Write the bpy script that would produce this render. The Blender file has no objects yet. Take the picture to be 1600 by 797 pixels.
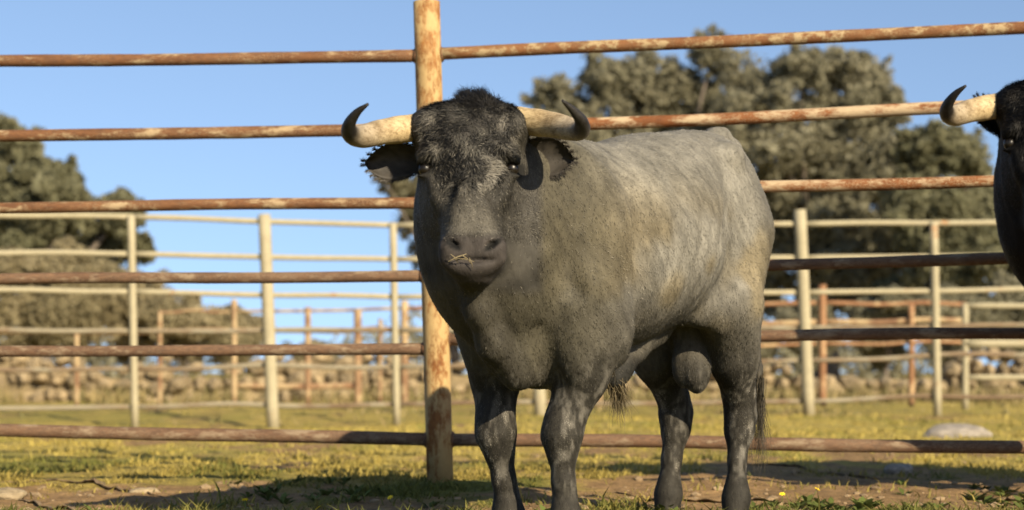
import bpy, bmesh, math, random
import numpy as np
from mathutils import Vector, Matrix, Euler

# ------------------------------------------------------------------ scene, camera, light
S = bpy.context.scene
C = S.collection
R = math.radians
random.seed(7)
rng = np.random.default_rng(7)

F = 2700.0            # focal length in photo pixels (photo 1600 wide)
HC = 0.53             # camera height
HZ = 582.0            # horizon row in the photo

cam_d = bpy.data.cameras.new('camera')
cam = bpy.data.objects.new('camera', cam_d)
C.objects.link(cam)
cam.location = (0, 0, HC)
cam.rotation_euler = (R(90), 0, 0)
cam_d.sensor_width = 36
cam_d.lens = F / 1600 * 36
cam_d.shift_y = (HZ - 398.5) / 1600
cam_d.clip_start = 0.1
cam_d.clip_end = 6000
cam_d.dof.use_dof = True
cam_d.dof.focus_distance = 6.0
cam_d.dof.aperture_fstop = 2.35
S.camera = cam

SUN_AZ = R(146)       # direction to the sun, clockwise from +Y
SUN_EL = R(27)
w = bpy.data.worlds.new('World')
S.world = w
w.use_nodes = True
nt = w.node_tree
sky = nt.nodes.new('ShaderNodeTexSky')
sky.sky_type = 'NISHITA'
sky.sun_disc = False
sky.sun_elevation = SUN_EL
sky.sun_rotation = SUN_AZ
sky.air_density = 0.9
sky.dust_density = 0.5
sky.ozone_density = 0.8
# clear, evenly blue air: the whole dome is read a little higher up, so the pale horizon band stays low
tc = nt.nodes.new('ShaderNodeTexCoord')
up = nt.nodes.new('ShaderNodeVectorMath'); up.operation = 'ADD'; up.inputs[1].default_value = (0, 0, 0.2)
nm = nt.nodes.new('ShaderNodeVectorMath'); nm.operation = 'NORMALIZE'
nt.links.new(tc.outputs['Generated'], up.inputs[0])
nt.links.new(up.outputs[0], nm.inputs[0])
nt.links.new(nm.outputs[0], sky.inputs[0])
nt.links.new(sky.outputs[0], nt.nodes['Background'].inputs[0])
nt.nodes['Background'].inputs[1].default_value = 0.095

sun_d = bpy.data.lights.new('sun', 'SUN')
sun_d.energy = 5.0
sun_d.angle = R(0.5)
sun_d.color = (1.0, 0.85, 0.62)
sun = bpy.data.objects.new('sun', sun_d)
C.objects.link(sun)
to_sun = Vector((math.sin(SUN_AZ) * math.cos(SUN_EL), math.cos(SUN_AZ) * math.cos(SUN_EL), math.sin(SUN_EL)))
sun.rotation_euler = to_sun.to_track_quat('Z', 'Y').to_euler()
sun.location = to_sun * 60

S.view_settings.view_transform = 'Standard'
S.view_settings.look = 'None'
S.view_settings.exposure = 1.08
S.view_settings.gamma = 1.0


def at(x, y, d):
    """photo pixel + distance -> world point"""
    return Vector(((x - 800) * d / F, d, HC + (HZ - y) * d / F))


# ------------------------------------------------------------------ helpers
def np_mesh(name, verts, faces, mat=None, smooth=True, cols=None, normals=None):
    verts = np.asarray(verts, dtype=np.float32)
    faces = np.asarray(faces, dtype=np.int32)
    k = faces.shape[1]
    me = bpy.data.meshes.new(name)
    me.vertices.add(len(verts))
    me.vertices.foreach_set('co', verts.ravel())
    me.loops.add(faces.size)
    me.loops.foreach_set('vertex_index', faces.ravel())
    me.polygons.add(len(faces))
    me.polygons.foreach_set('loop_start', np.arange(len(faces), dtype=np.int32) * k)
    me.polygons.foreach_set('loop_total', np.full(len(faces), k, dtype=np.int32))
    if smooth:
        me.polygons.foreach_set('use_smooth', np.ones(len(faces), dtype=bool))
    me.update(calc_edges=True)
    if cols is not None:
        ca = me.color_attributes.new('Col', 'FLOAT_COLOR', 'POINT')
        c4 = np.ones((len(verts), 4), dtype=np.float32)
        c4[:, :3] = cols
        ca.data.foreach_set('color', c4.ravel())
    if normals is not None:
        me.normals_split_custom_set_from_vertices(np.asarray(normals, dtype=np.float32).tolist())
    if mat:
        me.materials.append(mat)
    return me


def link(name, me, parent=None, loc=(0, 0, 0)):
    o = bpy.data.objects.new(name, me)
    C.objects.link(o)
    o.location = loc
    if parent:
        o.parent = parent
    return o


def tag(o, label=None, cat=None, group=None, kind=None):
    if label: o['label'] = label
    if cat: o['category'] = cat
    if group: o['group'] = group
    if kind: o['kind'] = kind
    return o


def thing(name, label, cat, loc=(0, 0, 0), rz=0, group=None):
    o = bpy.data.objects.new(name, None)
    C.objects.link(o)
    o.empty_display_size = 0.1
    o.location = loc
    o.rotation_euler = (0, 0, rz)
    return tag(o, label, cat, group)


def vnoise(p, scale, seed=0):
    """smooth value noise 0..1 for an (n,3) array"""
    p = np.asarray(p, dtype=np.float64) * scale + seed * 17.31 + 1000
    i = np.floor(p).astype(np.int64)
    f = p - i
    f = f * f * (3 - 2 * f)

    def h(ix, iy, iz):
        n = (ix * 73856093) ^ (iy * 19349663) ^ (iz * 83492791)
        n = (n ^ (n >> 13)) * 1274126177 & 0x7fffffff
        n = (n ^ (n >> 15)) * 69069 & 0x7fffffff
        return (n & 0xffff) / 65535.0
    r = 0
    for dx in (0, 1):
        wx = f[:, 0] if dx else 1 - f[:, 0]
        for dy in (0, 1):
            wy = f[:, 1] if dy else 1 - f[:, 1]
            for dz in (0, 1):
                wz = f[:, 2] if dz else 1 - f[:, 2]
                r = r + wx * wy * wz * h(i[:, 0] + dx, i[:, 1] + dy, i[:, 2] + dz)
    return r


def fbm(p, scale, seed=0, oct=3):
    r, a, t = 0, 1.0, 0
    for k in range(oct):
        r = r + a * vnoise(p, scale * 2 ** k, seed + k)
        t += a
        a *= 0.5
    return r / t


def sstep(x, a, b):
    t = np.clip((x - a) / (b - a), 0, 1)
    return t * t * (3 - 2 * t)


def tube_arrays(path, radii, seg=12, cap=True):
    path = [Vector(p) for p in path]
    n = len(path)
    vs, fs = [], []
    up = None
    for i, p in enumerate(path):
        t = (path[min(i + 1, n - 1)] - path[max(i - 1, 0)]).normalized()
        if up is None:
            up = Vector((0, 0, 1)) if abs(t.z) < 0.9 else Vector((0, 1, 0))
        s = t.cross(up).normalized()
        up = s.cross(t).normalized()
        for k in range(seg):
            a = 2 * math.pi * k / seg
            vs.append(p + (s * math.cos(a) + up * math.sin(a)) * radii[i])
    for i in range(n - 1):
        for k in range(seg):
            k2 = (k + 1) % seg
            fs.append((i * seg + k, (i + 1) * seg + k, (i + 1) * seg + k2, i * seg + k2))
    if cap:
        vs.append(path[0]); c0 = len(vs) - 1
        vs.append(path[-1]); c1 = len(vs) - 1
        for k in range(seg):
            k2 = (k + 1) % seg
            fs.append((c0, k, k2))
            b = (n - 1) * seg
            fs.append((c1, b + k2, b + k))
    return vs, fs


def py_mesh(name, vs, fs, mat, smooth=True):
    me = bpy.data.meshes.new(name)
    me.from_pydata([tuple(v) for v in vs], [], fs)
    if smooth:
        me.polygons.foreach_set('use_smooth', [len(p.vertices) == 4 for p in me.polygons])
    me.materials.append(mat)
    me.update()
    return me


# ------------------------------------------------------------------ materials
class N:
    """tiny node builder"""
    def __init__(self, name):
        self.m = bpy.data.materials.new(name)
        self.m.use_nodes = True
        self.t = self.m.node_tree
        self.b = self.t.nodes['Principled BSDF']
        self.b.inputs['Specular IOR Level'].default_value = 0.25

    def new(self, typ, **kw):
        n = self.t.nodes.new(typ)
        for k, v in kw.items():
            setattr(n, k, v)
        return n

    def L(self, a, b):
        self.t.links.new(a, b)

    def coord(self, scale=(1, 1, 1), kind='Object'):
        tc = self.new('ShaderNodeTexCoord')
        mp = self.new('ShaderNodeMapping')
        mp.inputs['Scale'].default_value = scale
        self.L(tc.outputs[kind], mp.inputs[0])
        return mp.outputs[0]

    def noise(self, scale, detail=4, rough=0.6, vec=None, dist=0.0):
        n = self.new('ShaderNodeTexNoise')
        n.inputs['Scale'].default_value = scale
        n.inputs['Detail'].default_value = detail
        n.inputs['Roughness'].default_value = rough
        n.inputs['Distortion'].default_value = dist
        if vec is not None:
            self.L(vec, n.inputs['Vector'])
        return n.outputs[0]

    def ramp(self, fac, stops):
        r = self.new('ShaderNodeValToRGB')
        e = r.color_ramp.elements
        while len(e) < len(stops):
            e.new(0.5)
        for el, (p, c) in zip(e, stops):
            el.position = p
            el.color = (*c, 1) if len(c) == 3 else c
        self.L(fac, r.inputs[0])
        return r.outputs[0]

    def mix(self, fac, a, b, blend='MIX'):
        m = self.new('ShaderNodeMix', data_type='RGBA', blend_type=blend)
        for sock, v in ((m.inputs[0], fac), (m.inputs[6], a), (m.inputs[7], b)):
            if hasattr(v, 'is_output'):
                self.L(v, sock)
            elif isinstance(v, (int, float)):
                sock.default_value = v
            else:
                sock.default_value = (*v, 1)
        return m.outputs[2]

    def base(self, c):
        if hasattr(c, 'is_output'):
            self.L(c, self.b.inputs['Base Color'])
        else:
            self.b.inputs['Base Color'].default_value = (*c, 1)
        return self

    def rough(self, v):
        self.b.inputs['Roughness'].default_value = v
        return self

    def bump(self, h, strength=0.4, dist=0.01):
        bp = self.new('ShaderNodeBump')
        bp.inputs['Strength'].default_value = strength
        bp.inputs['Distance'].default_value = dist
        self.L(h, bp.inputs['Height'])
        self.L(bp.outputs[0], self.b.inputs['Normal'])
        return self

    def attr(self, name='Col'):
        a = self.new('ShaderNodeAttribute', attribute_name=name)
        return a.outputs['Color']


def mat_pipe(name, rust, rust2, paint, amount, stretch=(1, 1, 1), scale=6.0):
    n = N(name)
    v = n.coord(stretch)
    a = n.noise(scale, 9, 0.72, v)
    b = n.noise(scale * 6, 4, 0.7, v)
    c = n.noise(scale * 0.45, 3, 0.6, v)
    r = n.mix(n.ramp(b, [(0.32, (0, 0, 0)), (0.68, (1, 1, 1))]), rust2, rust)
    r = n.mix(n.ramp(c, [(0.35, (0, 0, 0)), (0.65, (1, 1, 1))]), n.mix(1.0, r, (0.72, 0.68, 0.66), 'MULTIPLY'), r)
    fac = n.ramp(a, [(amount - 0.045, (0, 0, 0)), (amount + 0.045, (1, 1, 1))])
    fine = n.noise(scale * 20, 3, 0.75, v)
    speck = n.ramp(fine, [(0.53, (0, 0, 0)), (0.61, (0.85, 0.85, 0.85))])
    zone = n.ramp(n.noise(scale * 0.6, 3, 0.6, n.coord((stretch[0], stretch[1] * 1.3, stretch[2]))), [(0.44, (0, 0, 0)), (0.58, (1, 1, 1))])
    f2 = n.mix(1.0, fac, n.mix(1.0, speck, zone, 'MULTIPLY'), 'SCREEN')
    pv = n.mix(b, paint, tuple(k * 0.55 for k in paint))
    n.base(n.mix(f2, r, pv)).rough(0.78)
    n.bump(f2, 0.35, 0.004)
    return n.m


M_rail = mat_pipe('rusty_rail', (0.175, 0.080, 0.032), (0.095, 0.045, 0.022), (0.38, 0.28, 0.16), 0.565, (0.6, 1.6, 1.6), 9.0)
M_rail_speck = mat_pipe('speckled_rail', (0.215, 0.095, 0.034), (0.13, 0.055, 0.022), (0.38, 0.28, 0.15), 0.535, (0.9, 1.2, 1.2), 16.0)
M_rail_low = mat_pipe('weathered_rail', (0.165, 0.095, 0.052), (0.085, 0.052, 0.032), (0.26, 0.19, 0.12), 0.56, (0.6, 1.6, 1.6), 9.0)
M_rail_red = mat_pipe('orange_rust_rail', (0.235, 0.090, 0.028), (0.135, 0.052, 0.018), (0.44, 0.33, 0.20), 0.50, (0.55, 1.4, 1.4), 7.0)
M_post = mat_pipe('rusty_post', (0.29, 0.125, 0.032), (0.16, 0.065, 0.020), (0.45, 0.31, 0.135), 0.475, (2.6, 2.6, 1.1), 4.5)
M_cream = mat_pipe('cream_paint', (0.34, 0.16, 0.06), (0.24, 0.12, 0.05), (0.37, 0.325, 0.21), 0.36, (1, 1, 1), 2.0)
M_cream_rail = mat_pipe('cream_rail', (0.20, 0.145, 0.085), (0.13, 0.09, 0.055), (0.27, 0.235, 0.16), 0.50, (0.4, 1, 1), 2.0)
M_oldrust = mat_pipe('dull_rust', (0.24, 0.135, 0.07), (0.16, 0.09, 0.05), (0.42, 0.31, 0.17), 0.50, (1, 1, 1), 2.0)
M_orange = mat_pipe('orange_rust', (0.27, 0.145, 0.07), (0.20, 0.10, 0.05), (0.50, 0.34, 0.18), 0.55, (1, 1, 1), 2.0)


def mat_coat(name, gain, tint):
    n = N(name)
    v = n.coord()
    c = n.attr()
    streak = n.noise(60, 4, 0.7, n.coord((1.0, 1.0, 0.35)))
    blot = n.noise(5, 4, 0.6, v)
    k = n.ramp(streak, [(0.30, (0.84, 0.84, 0.84)), (0.70, (1.15, 1.15, 1.15))])
    k2 = n.ramp(blot, [(0.32, (0.72, 0.72, 0.72)), (0.68, (1.22, 1.22, 1.22))])
    c = n.mix(1.0, c, k, 'MULTIPLY')
    c = n.mix(1.0, c, k2, 'MULTIPLY')
    c = n.mix(1.0, c, tuple(gain * t for t in tint), 'MULTIPLY')
    n.base(c).rough(0.72)
    n.b.inputs['Specular IOR Level'].default_value = 0.14
    n.bump(streak, 0.5, 0.006)
    return n.m


def mat_hair(name, gain, tint):
    n = N(name)
    c = n.mix(1.0, n.attr(), tuple(gain * t for t in tint), 'MULTIPLY')
    n.base(c).rough(0.55)
    n.b.inputs['Specular IOR Level'].default_value = 0.2
    return n.m


M_coat = mat_coat('grey_coat', 1.0, (1, 1, 1))
M_hair = mat_hair('grey_hair', 1.0, (1, 1, 1))
M_coat2 = mat_coat('black_coat', 0.09, (1.0, 0.92, 0.85))
M_hair2 = mat_hair('black_hair', 0.09, (1.0, 0.92, 0.85))


def mat_horn():
    n = N('horn')
    c = n.attr()
    a = n.noise(14, 6, 0.7, n.coord((1, 1, 1)))
    f = n.noise(70, 5, 0.7, n.coord((1, .5, 1.6)), 1.0)
    k = n.ramp(a, [(0.32, (0.55, 0.50, 0.44)), (0.55, (1.0, 1.0, 1.0)), (0.75, (1.2, 1.2, 1.18))])
    k2 = n.ramp(f, [(0.36, (0.6, 0.57, 0.52)), (0.55, (1.05, 1.05, 1.05))])
    n.base(n.mix(1.0, n.mix(1.0, c, k, 'MULTIPLY'), k2, 'MULTIPLY')).rough(0.5)
    n.bump(f, 0.5, 0.004)
    return n.m


M_horn = mat_horn()
n = N('eye'); n.base((0.008, 0.006, 0.004)).rough(0.34); n.b.inputs['Specular IOR Level'].default_value = 0.35; M_eye = n.m
n = N('hoof'); n.base(n.ramp(n.noise(18, 4, 0.6, n.coord((1, 1, 4))), [(0.3, (0.02, 0.018, 0.016)), (0.7, (0.07, 0.06, 0.05))])).rough(0.5); M_hoof = n.m


def mat_vcol(name, rough=0.8, spec=0.15, transl=0.0):
    n = N(name)
    n.base(n.attr()).rough(rough)
    n.b.inputs['Specular IOR Level'].default_value = spec
    if transl:
        tr = n.new('ShaderNodeBsdfTranslucent')
        n.L(n.attr(), tr.inputs[0])
        mx = n.new('ShaderNodeMixShader')
        mx.inputs[0].default_value = transl
        n.L(n.b.outputs[0], mx.inputs[1])
        n.L(tr.outputs[0], mx.inputs[2])
        n.L(mx.outputs[0], n.t.nodes['Material Output'].inputs[0])
    return n.m


M_leaf = mat_vcol('foliage', 0.6, 0.12, 0.5)
M_grass = mat_vcol('grass_blade', 0.7, 0.15, 0.25)
n = N('bark'); n.base(n.ramp(n.noise(9, 5, 0.7, n.coord((2, 2, .4))), [(0.3, (0.05, 0.04, 0.03)), (0.7, (0.17, 0.14, 0.11))])).rough(0.9); M_bark = n.m


def mat_stone(name, c0, c1, c2):
    n = N(name)
    oi = n.new('ShaderNodeObjectInfo')
    v = n.coord()
    a = n.noise(5, 6, 0.65, v)
    c = n.ramp(a, [(0.28, c0), (0.5, c1), (0.72, c2)])
    k = n.ramp(oi.outputs['Random'], [(0, (0.75, 0.72, 0.66)), (0.5, (0.95, 0.92, 0.86)), (1, (1.22, 1.16, 1.04))])
    n.base(n.mix(1.0, c, k, 'MULTIPLY')).rough(0.9)
    n.bump(a, 0.6, 0.03)
    return n.m


M_stone = mat_stone('granite_stone', (0.14, 0.11, 0.07), (0.22, 0.175, 0.11), (0.32, 0.265, 0.175))
M_rock = mat_stone('grey_rock', (0.12, 0.11, 0.10), (0.22, 0.20, 0.175), (0.34, 0.31, 0.27))
M_pale = mat_stone('pale_rock', (0.17, 0.135, 0.085), (0.26, 0.21, 0.135), (0.34, 0.28, 0.19))


def mat_ground():
    n = N('ground')
    v = n.coord()
    c = n.attr()
    a = n.noise(14, 8, 0.7, v)
    b = n.noise(90, 4, 0.7, v)
    k = n.ramp(a, [(0.28, (0.55, 0.55, 0.55)), (0.72, (1.4, 1.4, 1.35))])
    k2 = n.ramp(b, [(0.3, (0.7, 0.7, 0.68)), (0.7, (1.25, 1.25, 1.2))])
    c = n.mix(1.0, c, k, 'MULTIPLY')
    c = n.mix(1.0, c, k2, 'MULTIPLY')
    n.base(c).rough(0.95)
    n.b.inputs['Specular IOR Level'].default_value = 0.08
    h = n.mix(0.4, a, b)
    n.bump(h, 0.9, 0.03)
    return n.m


M_ground = mat_ground()


# ------------------------------------------------------------------ ground
def ground_z(x, y):
    x = np.asarray(x, dtype=np.float64); y = np.asarray(y, dtype=np.float64)
    p = np.stack([x, y, np.zeros_like(x)], -1).reshape(-1, 3)
    big = (fbm(p, 0.35, 3, 2) - 0.5) * 0.10
    mid = (fbm(p, 2.2, 5, 3) - 0.5) * 0.07
    fine = (fbm(p, 9.0, 8, 3) - 0.5) * 0.035
    z = (big + mid + fine).reshape(x.shape)
    near = sstep(y, 60, 14)
    z = z * (0.25 + 0.75 * near)
    z = z - 0.02
    # a slightly lower strip under the left half of the far fence
    z = z - 0.10 * np.exp(-((y - 20.5) / 3.0) ** 2) * sstep(x, 0.5, -2.0)
    # level patch where the bulls stand
    return z


def dirt_mask(x, y):
    """1 = bare earth, 0 = grass"""
    p = np.stack([x, y * 0.6, np.zeros_like(x)], -1).reshape(-1, 3)
    m = fbm(p, 1.1, 21, 4).reshape(x.shape)
    m2 = fbm(p, 4.0, 27, 3).reshape(x.shape)
    v = (m - 0.5) * 2.4 + (m2 - 0.5) * 1.4
    v = v + 0.75 * np.exp(-((x + 1.7) / 0.9) ** 2 - ((y - 7.75) / 0.65) ** 2)
    v = v + 0.55 * sstep(x, 0.2, 1.0) * np.exp(-((y - 7.9) / 1.2) ** 2)
    v = v + 0.5 * np.exp(-((x + .6) / .8) ** 2 - ((y - 8.4) / .35) ** 2)
    v = v - 0.55 * np.exp(-((y - 9.2) / 0.8) ** 2) * sstep(x, 0.0, -0.8)
    v = v - 0.35 * sstep(y, 11, 16)
    v = v - 0.5 * sstep(y, 6.9, 6.3)
    return sstep(v, -0.15, 0.30)


def axis(parts):
    out = []
    for a, b, s in parts:
        out.append(np.arange(a, b, s))
    out = np.concatenate(out + [np.array([parts[-1][1]])])
    return out


gx = axis([(-3000, -300, 540), (-300, -40, 40), (-40, -8, 2), (-8, -3.2, 0.2), (-3.2, 3.2, 0.03), (3.2, 8, 0.2), (8, 40, 2), (40, 300, 40), (300, 3000, 540)])
gy = axis([(-300, -20, 40), (-20, 4, 1.5), (4, 5.6, 0.1), (5.6, 10.6, 0.03), (10.6, 16, 0.12), (16, 40, 0.6), (40, 80, 2.5), (80, 400, 40), (400, 4000, 450)])
GX, GY = np.meshgrid(gx, gy, indexing='ij')
GZ = ground_z(GX, GY)
far = sstep(GY, 60, 400)
GZ = GZ * (1 - far) - 0.02 * far
P = np.stack([GX, GY, GZ], -1).reshape(-1, 3)
nx, ny = GX.shape
idx = np.arange(nx * ny).reshape(nx, ny)
Fq = np.stack([idx[:-1, :-1], idx[1:, :-1], idx[1:, 1:], idx[:-1, 1:]], -1).reshape(-1, 4)
dm = dirt_mask(GX, GY).reshape(-1)
gn = fbm(P * [1, 0.5, 0], 1.7, 33, 3)
g2 = fbm(P * [1, 1, 0], 6.0, 37, 3)
dirt = np.array([0.235, 0.150, 0.075]) * (0.75 + 0.5 * g2)[:, None]
green = np.array([0.125, 0.125, 0.032])
dry = np.array([0.285, 0.220, 0.066])
gr = green + (dry - green) * np.clip(sstep(gn, 0.36, 0.62) + .6 * sstep(P[:, 1], 9, 13), 0, 1)[:, None]
gr = gr * np.array([.95, .95, .92]) * (1 + .25 * sstep(P[:, 1], 9, 12) * sstep(P[:, 1], 200, 40))[:, None]
cols = dirt * dm[:, None] + gr * (1 - dm)[:, None]
me = np_mesh('ground', P, Fq, M_ground, True, cols)
tag(link('ground', me), kind='structure')


def gz1(x, y):
    return float(ground_z(np.array([x]), np.array([y]))[0])


# grass: one mass of blades
def grass_field():
    n_try = 230000
    # sample evenly in picture depth so the near strip is dense
    u = rng.random(n_try)
    y = 1.0 / (1 / 5.5 + u * (1 / 21.0 - 1 / 5.5))
    x = (rng.random(n_try) - 0.5) * 2 * (0.345 * y + 0.4)
    d = dirt_mask(x, y)
    p = np.stack([x, y, np.zeros_like(x)], -1)
    cl = fbm(p, 5.0, 51, 3)
    keep = rng.random(n_try) < np.clip((1 - d) * 0.95 + 0.06, 0, 1) * sstep(cl, 0.34, 0.58)
    x, y, cl = x[keep], y[keep], cl[keep]
    n_ = len(x)
    z = ground_z(x, y)
    h = (0.010 + 0.026 * rng.random(n_) ** 2) * (0.6 + 1.2 * sstep(cl, 0.45, 0.7))
    h *= 1 + 0.6 * sstep(y, 7.3, 6.0)
    long = rng.random(n_) < 0.01
    h = np.where(long & (y > 6.4), h * 2.0, h)
    wd = (0.0022 + 0.0025 * rng.random(n_)) * (1 + 0.10 * (y - 6))
    a = rng.random(n_) * 2 * np.pi
    lean = h * (0.3 + 0.9 * rng.random(n_))
    la = rng.random(n_) * 2 * np.pi
    root = np.stack([x, y, z - 0.006], -1)
    sx = np.stack([np.cos(a) * wd, np.sin(a) * wd, np.zeros(n_)], -1)
    mid = root + np.stack([np.cos(la) * lean * 0.3, np.sin(la) * lean * 0.3, h * 0.6], -1)
    tip = root + np.stack([np.cos(la) * lean, np.sin(la) * lean, h], -1)
    V = np.stack([root - sx, root + sx, mid + sx * 0.8, mid - sx * 0.8, tip], 1).reshape(-1, 3)
    b = np.arange(n_)[:, None] * 5
    T = np.concatenate([b + [0, 1, 2], b + [0, 2, 3], b + [3, 2, 4]], 0)
    gn = fbm(np.stack([x, y * 0.5, 0 * x], -1), 1.7, 33, 3)
    t = sstep(gn + (rng.random(n_) - 0.5) * 0.25, 0.34, 0.62)
    t = np.clip(t * sstep(y, 5.8, 7.6) + .4 * sstep(y, 9, 13), 0, 1)
    g = np.array([0.098, 0.104, 0.024])[None] * (0.7 + 0.6 * rng.random(n_))[:, None]
    dr = np.array([0.255, 0.20, 0.052])[None] * (0.7 + 0.6 * rng.random(n_))[:, None]
    col = g + (dr - g) * t[:, None]
    col = col * (1 + .35 * sstep(y, 8.5, 11))[:, None]
    col = np.repeat(col, 5, 0)
    me = np_mesh('grass', V, T, M_grass, True, col)
    tag(link('grass', me), 'short green and straw coloured grass on the ground', 'grass', kind='stuff')


grass_field()


# low leafy weeds along the near edge of the picture
def weeds():
    V, T, Cc = [], [], []
    spots = []
    for i in range(260):
        x = random.uniform(-2.3, 2.3); y = random.uniform(5.75, 6.75)
        spots.append((x, y))
    for i in range(50):
        spots.append((random.gauss(-0.95, 0.22), random.gauss(7.7, 0.35)))
    for i in range(90):
        spots.append((random.uniform(.9, 2.5), random.gauss(7.0, .12)))
    for i in range(40):
        spots.append((random.gauss(2.2, 0.25), random.gauss(7.6, 0.3)))
    for (x, y) in spots:
        if fbm(np.array([[x, y, 0]]), 3.0, 61, 2)[0] < 0.42:
            continue
        z = gz1(x, y)
        sc = random.uniform(0.6, 1.25)
        tone = random.uniform(0.7, 1.3)
        for k in range(random.randint(7, 14)):
            a = random.uniform(0, 6.28)
            ln = random.uniform(0.025, 0.06) * sc
            up = random.uniform(0.3, 1.0)
            wd = ln * random.uniform(0.14, 0.24)
            dx, dy = math.cos(a), math.sin(a)
            r0 = Vector((x, y, z))
            m0 = r0 + Vector((dx * ln * .5, dy * ln * .5, ln * .55 * up))
            t0 = r0 + Vector((dx * ln, dy * ln, ln * .75 * up))
            s = Vector((-dy, dx, 0)) * wd
            b = len(V)
            V += [r0, m0 + s, t0, m0 - s]
            T += [(b, b + 1, b + 2, b + 3)]
            g = random.uniform(0.8, 1.2) * tone
            Cc += [(0.085 * g, 0.105 * g, 0.026 * g)] * 4
    me = np_mesh('weeds', [tuple(v) for v in V], T, M_grass, False, np.array(Cc))
    tag(link('weeds', me), 'low leafy green weeds along the near ground', 'weeds', kind='stuff')


weeds()


def dry_tufts():
    n_ = 9000
    x = rng.uniform(-12, 12, n_); y = 31.3 + rng.normal(0, .35, n_)
    y2 = rng.uniform(21, 31, n_)
    y = np.where(rng.random(n_) < .6, y, y2)
    keep = fbm(np.stack([x, y * .4, 0 * x], -1), 1.1, 151, 3) > .46
    x, y = x[keep], y[keep]; n_ = len(x)
    z = ground_z(x, y)
    h = np.where(y > 30, rng.uniform(.10, .42, n_), rng.uniform(.04, .14, n_))
    a = rng.uniform(0, 6.28, n_)
    w_ = rng.uniform(.012, .03, n_)
    s_ = np.stack([np.cos(a) * w_, np.sin(a) * w_, 0 * a], -1)
    r0 = np.stack([x, y, z - .02], -1)
    tip = r0 + np.stack([rng.normal(0, .4, n_) * h, rng.normal(0, .4, n_) * h, h], -1)
    V = np.stack([r0 - s_, r0 + s_, tip], 1).reshape(-1, 3)
    c0 = np.array([.13, .125, .045]); c1 = np.array([.34, .26, .12])
    col = c0 + (c1 - c0) * rng.random(n_)[:, None]
    me = np_mesh('dry_grass', V, np.arange(n_ * 3).reshape(-1, 3), M_grass, True, np.repeat(col, 3, 0))
    tag(link('dry_grass', me), 'taller dry grass along the foot of the stone wall', 'grass', kind='stuff')


dry_tufts()


def clods():
    bm = bmesh.new()
    for i in range(900):
        y = 1.0 / random.uniform(1 / 12.0, 1 / 6.0); x = random.uniform(-.36, .36) * y
        if dirt_mask(np.array([x]), np.array([y]))[0] < random.uniform(.1, .8): continue
        r = random.choice([.006, .009, .013, .02]) * random.uniform(.7, 1.4)
        g = bmesh.ops.create_icosphere(bm, subdivisions=1, radius=r)['verts']
        c = Vector((x, y, gz1(x, y) + r * .15))
        for v in g:
            v.co = Vector((v.co.x * random.uniform(.7, 1.4), v.co.y * random.uniform(.7, 1.4), v.co.z * random.uniform(.4, .8))) + c
    me = bpy.data.meshes.new('soil_clods'); bm.to_mesh(me); bm.free(); me.materials.append(M_clod)
    tag(link('soil_clods', me), 'loose clods of earth scattered on the bare ground', 'soil', kind='stuff')


n = N('clod'); n.base(n.ramp(n.noise(30, 5, 0.7, n.coord()), [(0.3, (0.11, 0.075, 0.04)), (0.7, (0.29, 0.21, 0.12))])).rough(0.95); M_clod = n.m
clods()


# ------------------------------------------------------------------ fences
def wobble(p0, p1, n_, amp, seed):
    p0, p1 = Vector(p0), Vector(p1)
    out = []
    for i in range(n_ + 1):
        t = i / n_
        q = p0.lerp(p1, t)
        e = math.sin(math.pi * t)
        q.z += amp * e * math.sin(3.1 * t * 2 + seed) + amp * 0.5 * e * math.sin(9.7 * t + seed * 2)
        q.y += amp * 0.6 * e * math.cos(4.3 * t + seed)
        out.append(q)
    return out


def rail(parent, p0, p1, r, mat, seed=0, amp=0.006, n_=20, label=None):
    o0 = parent.location
    path = [p - o0 for p in wobble(p0, p1, n_, amp, seed)]
    rr0 = random.Random(int(seed * 100) + 5)
    vs, fs = tube_arrays(path, [r * (1 + rr0.uniform(-.035, .035)) for _ in path], 14)
    o = link('rail', py_mesh('rail', vs, fs, mat), parent)
    if label: o['label'] = label
    return o


def post(parent, base, top, r, mat, label=None, seg=20):
    """open steel pipe with a real wall thickness at the top"""
    o0 = parent.location
    b, t = Vector(base) - o0, Vector(top) - o0
    ax = (t - b).normalized()
    path, rad = [], []
    for i in range(9):
        path.append(b.lerp(t, i / 8)); rad.append(r)
    path.append(t + ax * 0.001); rad.append(r * 0.86)
    path.append(t - ax * r * 1.6); rad.append(r * 0.84)
    vs, fs = tube_arrays(path, rad, seg)
    o = link('post', py_mesh('post', vs, fs, mat), parent)
    if label: o['label'] = label
    return o


# --- near fence
DF = 8.5
nf = thing('pipe_fence', 'near fence of rusty horizontal pipes right behind the bulls', 'fence', at(687, 740, DF))
PXC = (687 - 800) * DF / F
post(nf, at(688, 756, DF), at(666.5, 3, DF), 0.0655, M_post, 'thick rusty post with flaking cream paint')
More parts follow.
